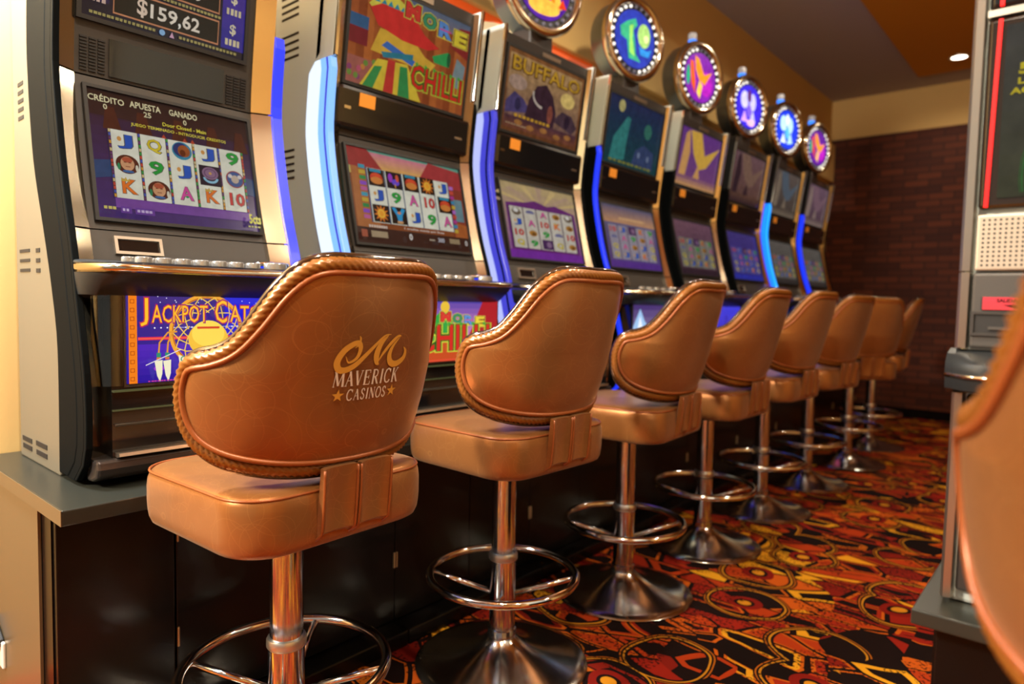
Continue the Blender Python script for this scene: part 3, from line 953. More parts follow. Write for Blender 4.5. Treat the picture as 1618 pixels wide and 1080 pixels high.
def art_jackpot_glass(asp):
    A = Art(asp)
    A.grad(0, 0, asp, 1, '#1a0a8c', '#3a2a7a', 8)
    A.grad(.55 * asp, .40, asp, 1, '#1414c0', '#2020d0', 5)
    A.grad(.06 * asp, .02, asp, .42, '#1c1090', '#4a22b0', 6)
    A.rect(.06 * asp, .465, asp, .50, '#d82a48')
    A.rect(.06 * asp, .478, .4 * asp, .487, '#f06a4a')
    A.oval(.17 * asp, .15, .06, .03, '#8a22c0', 14)
    A.rect(.012 * asp, .0, .055 * asp, 1, '#e87a18')
    for k in range(11):
        A.ring(.030 * asp, .05 + k * .093, .030, .030, .007, '#8a2408', 4, PI / 4, PI / 4 + 2 * PI)
    for k in range(26):
        A.oval(random.uniform(.08, .98) * asp, random.uniform(.80, .97), .006, .006, '#e8e8ff', 6)
    A.line([(.22 * asp, .60), (.96 * asp, .615)], .004, '#c8c8ff')
    for k in range(24):
        A.oval((.14 + k * .034) * asp, .60 + .0005 * k, .009, .009, '#f0f0ff', 6)
    # hoop with a woven net, beads, feathers
    cx, cy, R = .43 * asp, .55, .43
    A.ring(cx, cy, R, R, .05, '#e8a032', 40)
    A.ring(cx, cy, R - .035, R - .035, .012, '#b05a14', 40)
    for k in range(14):
        a0 = 2 * PI * k / 14
        for d in (.75, -.75):
            A.line([(cx + r_ * math.cos(a0 + d * f_), cy + r_ * math.sin(a0 + d * f_)) for r_, f_ in ((.40, 0), (.33, .35), (.26, .7), (.22, 1.0))], .011, '#e8c048')
    A.oval(cx, cy - .08, .23, .20, '#e8b83a', 28)
    A.oval(cx, cy - .02, .19, .15, '#f0d050', 28)
    A.rect(cx - .13, cy + .035, cx + .13, cy + .06, '#c83a20')
    for k in (0, 1):
        xx = (.150 + .045 * k) * asp
        A.line([(.25 * asp, .56), (.20 * asp + .05 * k, .55), (xx + .01, .44), (xx, .32)], .018, '#d89030')
        A.rect(xx - .022, .28, xx + .022, .33, '#1f8a6a')
        A.rect(xx - .022, .255, xx + .022, .28, '#d8703a')
        A.poly([(xx - .045, .24), (xx + .04, .25), (xx + .035, .10), (xx + .01, .01), (xx - .02, .08)], '#e6e2c0')
    A.poly([(.255 * asp, .30), (.315 * asp, .26), (.31 * asp, .02), (.27 * asp, .08)], '#e6e2c0')
    A.ring(.285 * asp, .25, .035, .035, .012, '#1f8a6a', 14)
    A.line([(.08 * asp, .20), (.27 * asp, .36)], .010, '#d8d0d8')
    for body, xx, yb, h, w in (('J', .075, .62, .31, .045), ('ACKPOT', .268, .655, .20, .312), ('C', .502, .645, .27, .075), ('ATCHER', .735, .655, .20, .36)):
        A.text(body, xx * asp, yb - .012, h + .024, '#8c1268', w=(w + .012) * asp, bold=.05)
        A.text(body, xx * asp, yb, h, '#d8621a', w=w * asp, bold=.02)
        A.text(body, xx * asp, yb + .006, h - .012, '#f4b82c', w=(w - .006) * asp, bold=-.004)
    scribble(A, .09 * asp, .35 * asp, .02, .012, '#c83a8a', 16)
    return A

def art_chilli_glass(asp):
    A = Art(asp)
    A.grad(0, .35, asp, 1, '#c87ab8', '#3a3a9c', 8)
    A.rect(0, 0, asp, .36, '#c04a22')
    A.poly([(.70 * asp, .3), (.86 * asp, 1), (asp, 1), (asp, .25)], '#a81f28')
    A.poly([(.3 * asp, .3), (.42 * asp, .72), (.5 * asp, .84), (.56 * asp, .7), (.62 * asp, .3)], '#2f9a40')
    A.oval(.50 * asp, .86, .10, .09, '#e0b83a', 16)
    for k in range(8):
        A.oval(random.uniform(.02, .3) * asp, random.uniform(.3, .7), .05, .05, random.choice(['#e07a8a', '#d84a3a', '#e8b0a0', '#c83a5a']), 10)
    A.oval(.08 * asp, .12, .09, .07, '#e8a030', 14)
    A.oval(.2 * asp, .10, .08, .06, '#8a2aa0', 14)
    more_word(A, .66 * asp, .62, .17, .42 * asp)
    A.rect(0, 0, asp, .03, '#d84a30')
    chilli_word(A, .58 * asp, .16, .42, .66 * asp)
    return A

def art_glow(asp, a, b, c):
    A = Art(asp)
    A.grad(0, 0, asp, 1, a, b, 6)
    for k in range(7):
        A.oval(random.uniform(.05, .95) * asp, random.uniform(.1, .9), .12, .2, random.choice([a, b, c]), 10)
    return A

def art_round(kind):
    """picture on a round sign, unit disc centred at 0,0"""
    A = Art(1)
    bg, cs = {
        'fire': ('#4a1a8a', ['#e87a1a', '#f0b040', '#d83a1a']), 'moon': ('#2a3aa0', ['#3aa878', '#9ad860', '#e8e8a0']),
        'wing': ('#7a1f9a', ['#f09020', '#e85a18', '#f8c848']), 'violet': ('#3a28d0', ['#c8c0ff', '#7a5af0', '#e0a8f0']),
        'ice': ('#1838d8', ['#b8e0ff', '#58b8f0', '#e8f6ff']), 'ember': ('#5a1a8c', ['#f0902a', '#d8452a', '#f8b860'])}[kind]
    A.oval(0, 0, 1, 1, bg, 40)
    if kind == 'fire':
        A.oval(-.2, .5, .5, .35, '#6a3ac0', 16)
        A.oval(.5, .45, .22, .4, '#7a28e0', 16)
        for k in range(9):
            x = -.75 + k * .18
            A.poly([(x - .16, -.75 + abs(x) * .3), (x + .02, -.05 + .2 * math.sin(k * 2.1)), (x + .17, -.72 + abs(x) * .3)], cs[k % 3])
        A.oval(0, -.62, .6, .25, cs[1], 20)
    elif kind == 'moon':
        A.oval(.45, .2, .32, .42, '#a8d070', 20)
        A.poly([(-.75, .3), (-.4, .55), (0, .72), (.1, .5), (-.1, .3), (0, -.1), (.05, -.5), (.3, -.75), (-.3, -.7), (-.4, -.1), (-.7, 0)], cs[0])
        A.poly([(-.3, .4), (-.1, .5), (-.15, 0), (0, -.6), (-.25, -.5)], cs[1])
        A.poly([(.2, -.2), (.6, -.3), (.85, -.2), (.7, -.5), (.3, -.5)], '#2f8ad0')
        A.oval(.55, .1, .12, .14, cs[2], 12)
    elif kind in ('wing', 'ember'):
        A.oval(.4, -.2, .4, .5, '#b01fb0', 18)
        A.oval(-.75, 0, .12, .4, '#1fa070', 12)
        A.poly([(-.35, .85), (-.1, .75), (.25, .15), (.75, .35), (.3, -.25), (-.05, -.1), (-.3, .3)], cs[0])
        A.poly([(-.65, .6), (-.45, .6), (-.3, -.2), (-.3, -.7), (-.55, -.3)], cs[1])
        A.poly([(-.05, -.1), (.15, -.3), (0, -.85), (-.2, -.6)], cs[2])
    else:
        A.oval(-.35, .3, .3, .4, cs[0], 18)
        A.oval(.28, .25, .24, .4, cs[0], 18)
        A.oval(0, .5, .16, .3, cs[2] if kind == 'ice' else '#5a2a6a', 14)
        A.poly([(-.6, -.7), (-.35, -.2), (-.1, -.7)], cs[2])
        A.poly([(.0, -.75), (.3, -.1), (.5, -.65)], cs[0])
        A.oval(0, -.2, .2, .3, cs[1], 14)
        if kind == 'violet':
            A.oval(.15, -.72, .3, .16, '#f0b8c8', 12)
    return A

# ------------------------------------------------------------------ slot machines of the row
PROF = [(.62, -1.70), (.645, -1.655), (.665, -1.637), (.724, -1.615), (.86, -1.62), (1.03, -1.662), (1.14, -1.688), (1.267, -1.731), (1.40, -1.765), (1.536, -1.788), (1.62, -1.785), (1.70, -1.776), (1.80, -1.763), (1.90, -1.750), (2.0, -1.736), (2.08, -1.725)]
TANP = [(.62, -1.79), (.9, -1.787), (1.03, -1.815), (1.16, -1.862), (1.33, -1.932), (1.45, -1.958), (1.56, -1.971), (1.69, -1.972), (2.08, -1.93)]
def interp(P, z):
    if z <= P[0][0]:
        return P[0][1]
    for (a, b), (c, d) in zip(P, P[1:]):
        if z <= c:
            return b + (d - b) * (z - a) / (c - a)
    return P[-1][1]
_sm = catmull(PROF, 6)
def prof(z):
    return interp(_sm, z)
_st = catmull(TANP, 6)
def tanp(z):
    return interp(_st, z)
def zs(z0, z1, n):
    return [z0 + (z1 - z0) * i / n for i in range(n + 1)]
def sheet(m, y0, y1, z0, z1, off, th, n=12):
    Z = zs(z0, z1, n)
    poly = [(prof(z) + off, z) for z in Z] + [(prof(z) + off - th, z) for z in reversed(Z)]
    return m.prism_y(poly, y0, y1)
def plane_on(z0, z1, off):
    a, b = Vector((prof(z0) + off, 0, z0)), Vector((prof(z1) + off, 0, z1))
    return a, (b - a).normalized(), (b - a).length
def frame(m, P0, U, V, w, h, t, d):
    """four bars round a w x h opening starting at P0, t wide, standing d proud"""
    P0, U, V = Vector(P0), Vector(U), Vector(V)
    N = U.cross(V)
    for a0, a1, b0, b1 in ((-t, w + t, -t, 0), (-t, w + t, h, h + t), (-t, 0, 0, h), (w, w + t, 0, h)):
        v = [P0 + U * a + V * b + N * c for a in (a0, a1) for b in (b0, b1) for c in (-.004, d)]
        m.add(v, [(0, 1, 3, 2), (4, 6, 7, 5), (0, 4, 5, 1), (2, 3, 7, 6), (0, 2, 6, 4), (1, 5, 7, 3)])
    return m
UY = Vector((0, 1, 0))

def deck_section(W, y):
    q = abs(2 * y / W - 1)
    d = .035 + .155 * max(0.0, 1 - q ** 7) ** .42
    return d + .006 * (1 - q * q)

def make_machine(k, y0, kind, label, led, art, topper=None, side=None):
    A1 = kind == 'A'
    Wd = .575 if A1 else .62
    pl, pr = .05, (.482 if A1 else .582)
    cr = .53 if A1 else .605
    off = (-1.85, y0 + Wd / 2, .62)
    root = thing('slot_machine', off, label, 'slot machine', 'slot machines in the left row')
    M = lambda: MB(off)
    side = side or CABGREY
    # cabinet
    zt = 1.765
    Z = zs(.62, 2.08, 40)
    back = (lambda z: tanp(z)) if A1 else (lambda z: max(tanp(z), prof(z) - .118))
    front = [((back(z) if (A1 or z < zt) else prof(z) - .075), z) for z in Z]
    poly = [(-2.10, .62)] + front + [(-2.10, 2.08)]
    M().prism_y(poly, y0, y0 + cr).build('cabinet', side, root, bevel=.004)
    if not A1:
        Z = zs(zt + .004, 2.08, 12)
        for ya in (y0, y0 + cr - .010):
            M().prism_y([(prof(z) - .010, z) for z in Z] + [(prof(z) - .10, z) for z in reversed(Z)], ya, ya + .012).build('side_cheek', side, root, bevel=.002)
            M().prism_y([(prof(z) + .002, z) for z in Z] + [(prof(z) - .010, z) for z in reversed(Z)], ya, ya + .012).build('cheek_edge', CHROME, root, bevel=.002)
    M().prism_y([(-2.095, .625), (-1.72, .625)] + [(prof(z) - .05, z) for z in zs(.66, 2.06, 24)] + [(-2.095, 2.06)], y0 + .014, y0 + cr - .004).build('inner_body', DARK, root)
    # side light guides
    ztop = 2.08 if A1 else 1.765
    for sidey, nm in ((0, 'left'), (1, 'right')):
        lit = led[sidey]
        ya, yb = (y0 - (.002 if A1 else .010), y0 + .012) if sidey == 0 else (y0 + cr, y0 + cr + (.030 if A1 else Wd - cr))
        zt_ = 1.765 if sidey else ztop
        Z = zs(.63, zt_, 36)
        def rnd(z):
            return 0.0 if A1 and sidey == 0 else .03 * max(0, 1 - (zt_ - z) / .03)
        body, inner, line, front_ = lit
        poly = [(prof(z) - .050 - rnd(z) * .3, z) for z in Z] + [(back(z) + rnd(z), z) for z in reversed(Z)]
        g = M().prism_y(poly, ya, yb).build('light_guide', body, root, bevel=.004)
        for nm_, o0, o1, mt_ in (('inner_strip', -.021, -.050, inner), ('dark_line', -.013, -.021, line), ('edge_strip', .003, -.013, front_)):
            poly = [(prof(z) + o0 - rnd(z) * .3, z) for z in Z] + [(prof(z) + o1 - rnd(z) * .3, z) for z in reversed(Z)]
            M().prism_y(poly, ya + .001, yb + .001).build(nm_, mt_, g, bevel=.002 if nm_ == 'edge_strip' else 0)
    # chrome side trims, split at the door seams
    for a, b in ((.012, pl), (pr, cr)):
        m = M()
        for z0, z1 in ((.66, 1.186), (1.19, 1.550), (1.554, 2.07)):
            Z = zs(z0, z1, 14)
            inner, outer = (b, a) if a < .1 else (a, b)
            v, f = [], []
            for z in Z:
                v += [(prof(z) - .004, y0 + outer, z), (prof(z) - .026, y0 + inner, z), (prof(z) - .05, y0 + inner, z), (prof(z) - .05, y0 + outer, z)]
            for i in range(len(Z) - 1):
                for q in range(4):
                    f.append((4 * i + q, 4 * i + (q + 1) % 4, 4 * i + 4 + (q + 1) % 4, 4 * i + 4 + q))
            n = len(v)
            f += [(0, 1, 2, 3), (n - 1, n - 2, n - 3, n - 4)]
            m.add(v, f)
        m.build('chrome_trim', GOLDCHROME, root, 'auto')
    # upper door
    ub = sheet(M(), y0 + pl, y0 + pr, 1.554, 2.072, -.034, .03, 16).build('upper_door', BEZEL, root)
    lb = sheet(M(), y0 + pl, y0 + pr, 1.190, 1.550, -.034, .03, 12).build('lower_door', BEZEL2, root)
    if A1:
        sx0, sx1, uz0, uz1 = .062, .452, 1.683, 2.00
    else:
        sx0, sx1, uz0, uz1 = .058, .566, 1.716, 2.022
    P, V, H = plane_on(uz0, uz1, -.026)
    P.y = y0 + sx0
    if art.get('upper'):
        a_ = art['upper']((sx1 - sx0) / H)
        a_.build('upper_screen', art.get('um', ART), P, UY, V, H, ub, off)
        frame(M(), P, UY, V, sx1 - sx0, H, .010, .006).build('screen_frame', DARK, ub)
    zl0, zl1 = 1.216, 1.522
    lx0, lx1 = (.072, .466) if A1 else (.070, .568)
    P, V, H = plane_on(zl0, zl1, -.027)
    P.y = y0 + lx0
    a_ = art['lower']((lx1 - lx0) / H)
    a_.build('lower_screen', art.get('lm', ART), P, UY, V, H, lb, off)
    frame(M(), P, UY, V, lx1 - lx0, H, .008, .007).build('screen_frame', DARK, lb)
    if A1:
        for ya, yb in ((.060, .118), (.410, .470)):
            P, V, H = plane_on(1.562, 1.642, -.031)
            P.y = y0 + ya
            m = M()
            N = UY.cross(V)
            for r in range(11):
                for c in range(3):
                    w = (yb - ya) / 3
                    p = P + UY * (c * w + .002) + V * (r * H / 11)
                    v = [p + UY * a + V * b + N * d for a in (0, w - .004) for b in (0, H / 11 * .55) for d in (-.002, .0015)]
                    m.add(v, [(0, 1, 3, 2), (4, 6, 7, 5), (0, 4, 5, 1), (2, 3, 7, 6), (0, 2, 6, 4), (1, 5, 7, 3)])
            m.build('speaker_grille', DARK, ub)
        P, V, H = plane_on(1.560, 1.646, -.030)
        P.y = y0 + .124
        N = UY.cross(V)
        v = [P + UY * a + V * b + N * d for a in (0, .280) for b in (0, H) for d in (-.003, .002)]
        M().add(v, [(0, 1, 3, 2), (4, 6, 7, 5), (0, 4, 5, 1), (2, 3, 7, 6), (0, 2, 6, 4), (1, 5, 7, 3)]).build('dark_display', BLACKGLOSS, ub)
    else:
        m = sheet(M(), y0 + .030, y0 + .602, 1.572, 1.700, -.004, .035, 8)
        bd = m.build('speaker_band', BLACKGLOSS, root, bevel=.014)
        for ya, yb, za, zb, mt, nm in ((.105, .165, 1.645, 1.685, ORANGELBL, 'warning_sticker'), (.050, .074, 1.628, 1.637, CHROME, 'badge'), (.525, .560, 1.625, 1.632, CHROME_SOFT, 'small_print')):
            P, V, H = plane_on(za, zb, -.0035)
            N = UY.cross(V)
            P.y = y0 + ya
            v = [P + UY * a + V * b + N * d for a in (0, yb - ya) for b in (0, H) for d in (-.001, .0015)]
            M().add(v, [(0, 1, 3, 2), (4, 6, 7, 5), (0, 4, 5, 1), (2, 3, 7, 6), (0, 2, 6, 4), (1, 5, 7, 3)]).build(nm, mt, bd)
        P, V, H = plane_on(2.040, 2.056, -.032)
        N = UY.cross(V)
        P.y = y0 + .27
        v = [P + UY * a + V * b + N * d for a in (0, .12) for b in (0, H) for d in (-.001, .0015)]
        M().add(v, [(0, 1, 3, 2), (4, 6, 7, 5), (0, 4, 5, 1), (2, 3, 7, 6), (0, 2, 6, 4), (1, 5, 7, 3)]).build('name_plate', CHROME_SOFT, ub)
    # console with the bill acceptor
    cs = sheet(M(), y0 + pl, y0 + pr, 1.095, 1.187, -.034, .03, 6).build('console_panel', BEZEL2, root)
    P, V, H = plane_on(1.140, 1.168, -.032)
    P.y = y0 + .105
    bw = .092
    fr = frame(M(), P, UY, V, bw, H, .007, .006).build('bill_slot_frame', CHROME_SOFT, cs)
    N = UY.cross(V)
    v = [P + UY * a + V * b + N * d for a in (0, bw) for b in (0, H) for d in (-.002, .001)]
    M().add(v, [(0, 1, 3, 2), (4, 6, 7, 5), (0, 4, 5, 1), (2, 3, 7, 6), (0, 2, 6, 4), (1, 5, 7, 3)]).build('slot_mouth', BLACKGLOSS, fr)
    # button deck
    n = 60
    rs, lip = [], []
    for i in range(n + 1):
        y = Wd * (0.5 - 0.5 * math.cos(PI * i / n))
        d = deck_section(Wd, y)
        x = -1.715
        rs.append([(x, y0 + y, 1.119), (x + d - .012, y0 + y, 1.109), (x + d, y0 + y, 1.102), (x + d + .002, y0 + y, 1.093), (x + d - .01, y0 + y, 1.078), (x + .62 * d, y0 + y, 1.040), (x + .25 * d, y0 + y, 1.031), (x, y0 + y, 1.03)])
        lip.append([(x + d - .006, y0 + y, 1.1085), (x + d + .004, y0 + y, 1.104), (x + d + .007, y0 + y, 1.096), (x + d + .003, y0 + y, 1.088), (x + d - .006, y0 + y, 1.092)])
    dk = M().rings(rs).build('button_deck', DECK, root, 'auto')
    M().rings(lip).build('chrome_lip', GOLDCHROME, dk, True)
    def button(y, x, rx, ry, h, mt):
        z = 1.119 - (x + 1.715) * .055
        rs_ = []
        for r_, zz in ((1.0, 0), (1.0, h * .7), (.93, h * .92), (.8, h), (.0, h * 1.02)):
            rs_.append([(x + rx * r_ * math.cos(a), y0 + y + ry * r_ * math.sin(a), z + zz) for a in [2 * PI * q / 16 for q in range(16)]])
        b = M().rings(rs_).build('button', mt, dk, 'auto')
        return b
    if k < 3:
        for q in range(7):
            button(.105 + q * .042 * (1 if A1 else 1.15), -1.575, .015, .0185, .013, BUTTON)
        for q in range(6):
            button(.090 + q * .044 * (1 if A1 else 1.15), -1.615, .012, .0165, .011, BUTTON)
        yb = .415 if A1 else .47
        button(yb, -1.572, .018, .030, .016, BUTTON)
    else:
        yb = .46
        for q in range(5):
            button(.10 + q * .07, -1.585, .014, .026, .012, BUTTON)
    rg = M().tube([(-1.628 + .026 * math.cos(a), y0 + yb + .02 + .043 * math.sin(a), 1.119 + .006) for a in [2 * PI * q / 28 for q in range(28)]], .006, 8, True).build('button_ring', CHROME, dk, True)
    M().lathe([(.036, 0), (.034, .008), (.02, .014), (0, .016)], (-1.628, y0 + yb + .02, 1.117), 24).build('round_button', LED_BLUE if k in (1, 2) else BLACKGLOSS, rg, True)
    # belly
    gl0, gl1 = (.078, .482) if A1 else (.062, .570)
    M().box(-1.66, -1.612, y0 + pl, y0 + pr, .64, 1.04).build('belly_frame', BLACKGLOSS, root)
    P = Vector((-1.606, y0 + gl0, .845))
    bl = M().box(-1.63, -1.6075, y0 + gl0 - .004, y0 + gl1 + .004, .838, 1.052).build('belly_glass', BEZEL, root)
    Hb = .205
    art['belly']((gl1 - gl0) / Hb).build('belly_picture', art.get('bm', ART_HOT), P, UY, (0, 0, 1), Hb, bl, off)
    if A1:
        acr = mat('clear_acrylic', '#f4f8ee', .02, 0, trans=1.0)
        arc = [(-1.648 + .046 * math.sin(a), y0 + .075 - .052 * math.cos(a)) for a in [PI / 2 * q / 10 for q in range(11)]]
        poly = arc + [(x_ - .003, y_ + .003) for x_, y_ in reversed(arc)]
        M().prism_z(poly, .842, 1.05).build('acrylic_edge', acr, bl, 'auto')
    M().box(-1.613, -1.600, y0 + .05, y0 + cr - .04, .829, .833).build('trim_line', emissive('green_gold_line', '#a8b06a', .16), root)
    M().box(-1.613, -1.604, y0 + .05, y0 + cr - .04, .787, .790).build('trim_line', emissive('green_gold_line_low', '#a8b06a', .14), root)
    # coin tray: a curved chrome scoop between two cheeks
    sec = [(-1.600, .758), (-1.612, .752), (-1.640, .735), (-1.650, .712), (-1.640, .700), (-1.600, .694), (-1.588, .697), (-1.586, .690), (-1.60, .686), (-1.66, .690), (-1.668, .735), (-1.65, .758)]
    M().prism_y(sec, y0 + .055, y0 + cr - .045).build('coin_tray', CHROME_SOFT, root, 'auto')
    m = M()
    m.prism_y([(-1.66, .632), (-1.665, .686), (-1.596, .684), (-1.592, .665), (-1.602, .645), (-1.63, .634)], y0 + .014, y0 + cr - .006)
    m.build('lower_bezel', mat('gunmetal', '#4a4442', .25, .7) if k == 1 else bpy.data.materials['gunmetal'], root, bevel=.006)
    # side vents
    def vent(xa, xb, z, h):
        M().box(xa, xb, y0 - .0012, y0 + .002, z - h, z + h).build('vent_slot', DARK, root)
    if k == 1:
        for q in range(5):
            vent(-2.055, -2.012, 1.551 - q * .0205, .0045)
        for q in range(3):
            vent(-2.068, -1.985, 1.144 - q * .024, .004)
            vent(-1.935, -1.905, 1.142 - q * .024, .005)
        for xa, xb, z in ((-2.078, -2.0, .669), (-1.965, -1.88, .672), (-2.075, -2.0, .650), (-1.963, -1.88, .650)):
            vent(xa, xb, z, .006)
    if k == 2:
        for z in (2.02, 2.0, 1.978, 1.957, 1.936, 1.878, 1.855, 1.832, 1.809, 1.516, 1.494, 1.472, 1.450, 1.428):
            vent(-2.057, -1.960 if z > 1.6 else -1.984, z, .0035)
    # round lit sign on top
    if topper:
        cy, cz, R = y0 + Wd / 2, 2.335, .198
        so_ = (-1.845, cy, cz)
        S_ = lambda: MB(so_)
        if 'sign_drum' not in bpy.data.materials:
            mat('sign_drum', '#6a7276', .28, .7)
        tp = S_().lathe([(.0, -1.90), (R - .012, -1.90), (R - .004, -1.885), (R - .004, -1.80), (.0, -1.80)], (0, cy, cz), 56, 'x').build('round_sign', bpy.data.materials['sign_drum'], root, 'auto')
        tp.location = [p - q for p, q in zip(so_, off)]
        tp.rotation_euler = (0, 0, math.radians(-13))
        S_().lathe([(R - .012, -1.812), (R + .004, -1.805), (R + .006, -1.785), (R - .004, -1.768), (R - .018, -1.764), (R - .030, -1.772), (R - .034, -1.782)], (0, cy, cz), 56, 'x', cap=False).build('chrome_bezel', GOLDCHROME, tp, True)
        S_().lathe([(R - .02, -1.795), (R - .02, -1.783), (0, -1.783)], (0, cy, cz), 48, 'x').build('bulb_plate', DARK, tp)
        art_round(topper).build('sign_picture', ART_TOP, (-1.781, cy, cz), UY, (0, 0, 1), .138, tp, so_, .0003)
        nb = 26
        for q in range(nb):
            a = 2 * PI * (q + .5) / nb
            lit = (q % 13) not in (4, 5, 6) if topper != 'fire' else False
            bx, by, bz = -1.780, cy + .153 * math.cos(a), cz + .153 * math.sin(a)
            b = MB((bx, by, bz)).lathe([(.0070, -.002), (.0070, .003), (.004, .006), (0, .007)], (bx, by, bz), 10, 'x').build('bulb', BULB if lit else BULB_OFF, tp, True)
            b.location = (bx - so_[0], by - so_[1], bz - so_[2])
        M().box(-1.90, -1.80, cy - .075, cy + .075, 2.07, 2.16).build('sign_neck', BEZEL, root, bevel=.008)
        lm = S_().lathe([(.024, 0), (.024, .035), (.0, .035)], (-1.845, cy, cz + R - .006), 20).build('beacon', LAMP_BLUE, tp, True)
        S_().lathe([(.024, .035), (.024, .068), (.020, .074), (0, .075)], (-1.845, cy, cz + R - .006), 20).build('beacon_cap', LAMP_WHITE, lm, True)
    return root

PITCH = .722
Y1 = .50
NL = (LED_OFF,) * 4
L_WHITE = (LED_WHITE, LED_SKY, LED_INDIGO, LED_SKY)
L_LAV = (LED_LAV, LED_INDIGO, LED_OFF, LED_INDIGO)
L_BLUE = (LED_BLUE,) * 4
L_RBLUE = (LED_OFF, LED_OFF, LED_BLUE, LED_BLUE)
L_EDGE = (LED_OFF, LED_OFF, LED_OFF, LED_BLUE)
L_CYAN = (LED_CYAN, LED_CYAN, LED_BLUE, LED_CYAN)
L_IND = (LED_INDIGO, LED_INDIGO, LED_OFF, LED_BLUE)
def prairie(tone):
    return lambda a: art_prairie_reels(a, tone)
def ftop(tone):
    return lambda a: art_flame_top(a, tone)
def glow(a, b, c):
    return lambda asp: art_glow(asp, a, b, c)
make_machine(1, Y1, 'A', 'nearest slot machine on the left, unlit black side band, Jackpot Catcher glass below its buttons', (NL, L_RBLUE),
             dict(upper=art_jackpot, lower=art_dream_reels, belly=art_jackpot_glass), side=CABTAN)
make_machine(2, Y1 + PITCH, 'B', 'slot machine reading More Chilli on its upper screen, white and blue lit side band', (L_WHITE, NL),
             dict(upper=art_chilli_top, lower=art_chilli_reels, belly=art_chilli_glass))
make_machine(3, Y1 + 2 * PITCH, 'B', 'slot machine reading Buffalo in gold, round sign with orange flames on top', (L_LAV, NL),
             dict(upper=art_buffalo_top, um=ART_MOT, lower=prairie('gold'), belly=glow('#3a2a90', '#8a4ac0', '#5a7ad0')), 'fire')
make_machine(4, Y1 + 3 * PITCH, 'B', 'slot machine with teal moonlit upper screen, green and blue round sign on top', (L_EDGE, NL),
             dict(upper=art_wolf, lower=prairie('dusk'), belly=lambda a: art_wolf(a, True), um=ART_DIM), 'moon')
make_machine(5, Y1 + 4 * PITCH, 'B', 'slot machine with yellow and purple upper screen, orange winged round sign on top', (NL, NL),
             dict(upper=ftop('gold'), lower=prairie('rose'), belly=glow('#2a2ab0', '#3a3ad0', '#4a8ae0'), lm=ART_DIM), 'wing')
make_machine(6, Y1 + 5 * PITCH, 'B', 'slot machine with violet round sign on top, dull brown upper screen and bluish lower screen', (NL, L_IND),
             dict(upper=ftop('brown'), lower=prairie('blue'), belly=glow('#1a1ab0', '#2a2ae0', '#4a5ae0'), um=ART_DIM, lm=ART_DIM), 'violet', CABBLACK)
make_machine(7, Y1 + 6 * PITCH, 'B', 'slot machine with bright cyan side band and icy blue round sign on top', (L_CYAN, NL),
             dict(upper=ftop('grey'), lower=prairie('grey'), belly=glow('#1a1a90', '#2a4ae0', '#3a3a80'), um=ART_DIM, lm=ART_DIM), 'ice', CABBLACK)
make_machine(8, Y1 + 7 * PITCH, 'B', 'farthest slot machine beside the brick wall, round sign with orange and purple picture', (L_BLUE, NL),
             dict(upper=ftop('mauve'), lower=prairie('grey'), belly=glow('#b03a6a', '#e06a8a', '#5a3ad0'), um=ART_DIM, lm=ART_DIM), 'ember', CABBLACK)

# ------------------------------------------------------------------ counter under the row
YE = 6.60
wt = MB((-1.83, 3.5, .62)).box(-2.15, -1.50, .42, YE, .588, .62).build('worktop', TOPLAM, None, bevel=.0025)
wt.location = (-1.83, 3.5, .62)
tag(wt, 'long dark laminate worktop carrying the left row of slot machines', 'worktop')
MB((-1.83, 3.5, .62)).box(-2.15, -1.5005, .4185, .4199, .5885, .6195).build('end_reflection_strip', ENDMETAL, wt)  # bronze colour stands in for the wall's reflection on the worktop end
HINGES = [.672 + .655 * i for i in range(10)]
edges = [.43] + HINGES[:9] + [YE - .01]
for i in range(len(edges) - 1):
    ya, yb = edges[i], edges[i + 1]
    c = (-1.85, (ya + yb) / 2, 0)
    t = thing('base_cabinet', c, '', 'cabinet', 'black base cabinets under the worktop')
    t['label'] = ('narrow black base cabinet at the near end of the counter, bronze end panel' if i == 0 else
                  'black base cabinet under the worktop behind the logo stool' if i == 1 else
                  'black base cabinet under the worktop behind the %s of the row' % ('', '', 'second stool', 'third stool', 'fourth stool', 'fifth stool', 'sixth stool', 'second-farthest stool', 'farthest stool', 'gap past the farthest stool')[min(i, 9)])
    MB(c).box(-2.14, -1.61, ya + .001, yb - .001, 0, .586).build('carcass', LAM, t)
    MB(c).box(-1.62, -1.52, ya + .001, yb - .001, 0.0, .050).build('plinth', LAM, t, bevel=.006)
    if i == 0:
        MB(c).box(-2.145, -1.672, ya - .006, ya, 0, .586).build('end_panel', ENDMETAL, t)
        d = MB(c).box(-1.6095, -1.59, ya + .004, yb - .002, .056, .582).build('front_panel', LAM, t, bevel=.002)
    else:
        ym = (ya + yb) / 2
        for y0, y1, hy in ((ya + .002, ym - .0015, ya + .0045), (ym + .0015, yb - .002, yb - .0045)):
            d = MB(c).box(-1.6095, -1.59, y0, y1, .056, .582).build('door', LAM, t, bevel=.002)
            for hz in (.245, .495):
                MB(c).box(-1.592, -1.5845, hy - .0028, hy + .0028, hz - .024, hz + .024).build('hinge', HINGE, d, bevel=.002)
t = thing('power_outlet', (-1.985, .424, .19), 'small white and black power outlet on the bronze end panel of the counter', 'outlet')
o = (-1.985, .424, .19)
MB(o).box(-2.03, -1.945, .4165, .424, .135, .20).build('plate', mat('outlet_white', '#d8d4cc', .4), t, bevel=.003)
MB(o).prism_y([(-2.025, .195), (-2.025, .245), (-1.955, .205), (-1.96, .185)], .405, .4235).build('plug', DARK, t, bevel=.003)

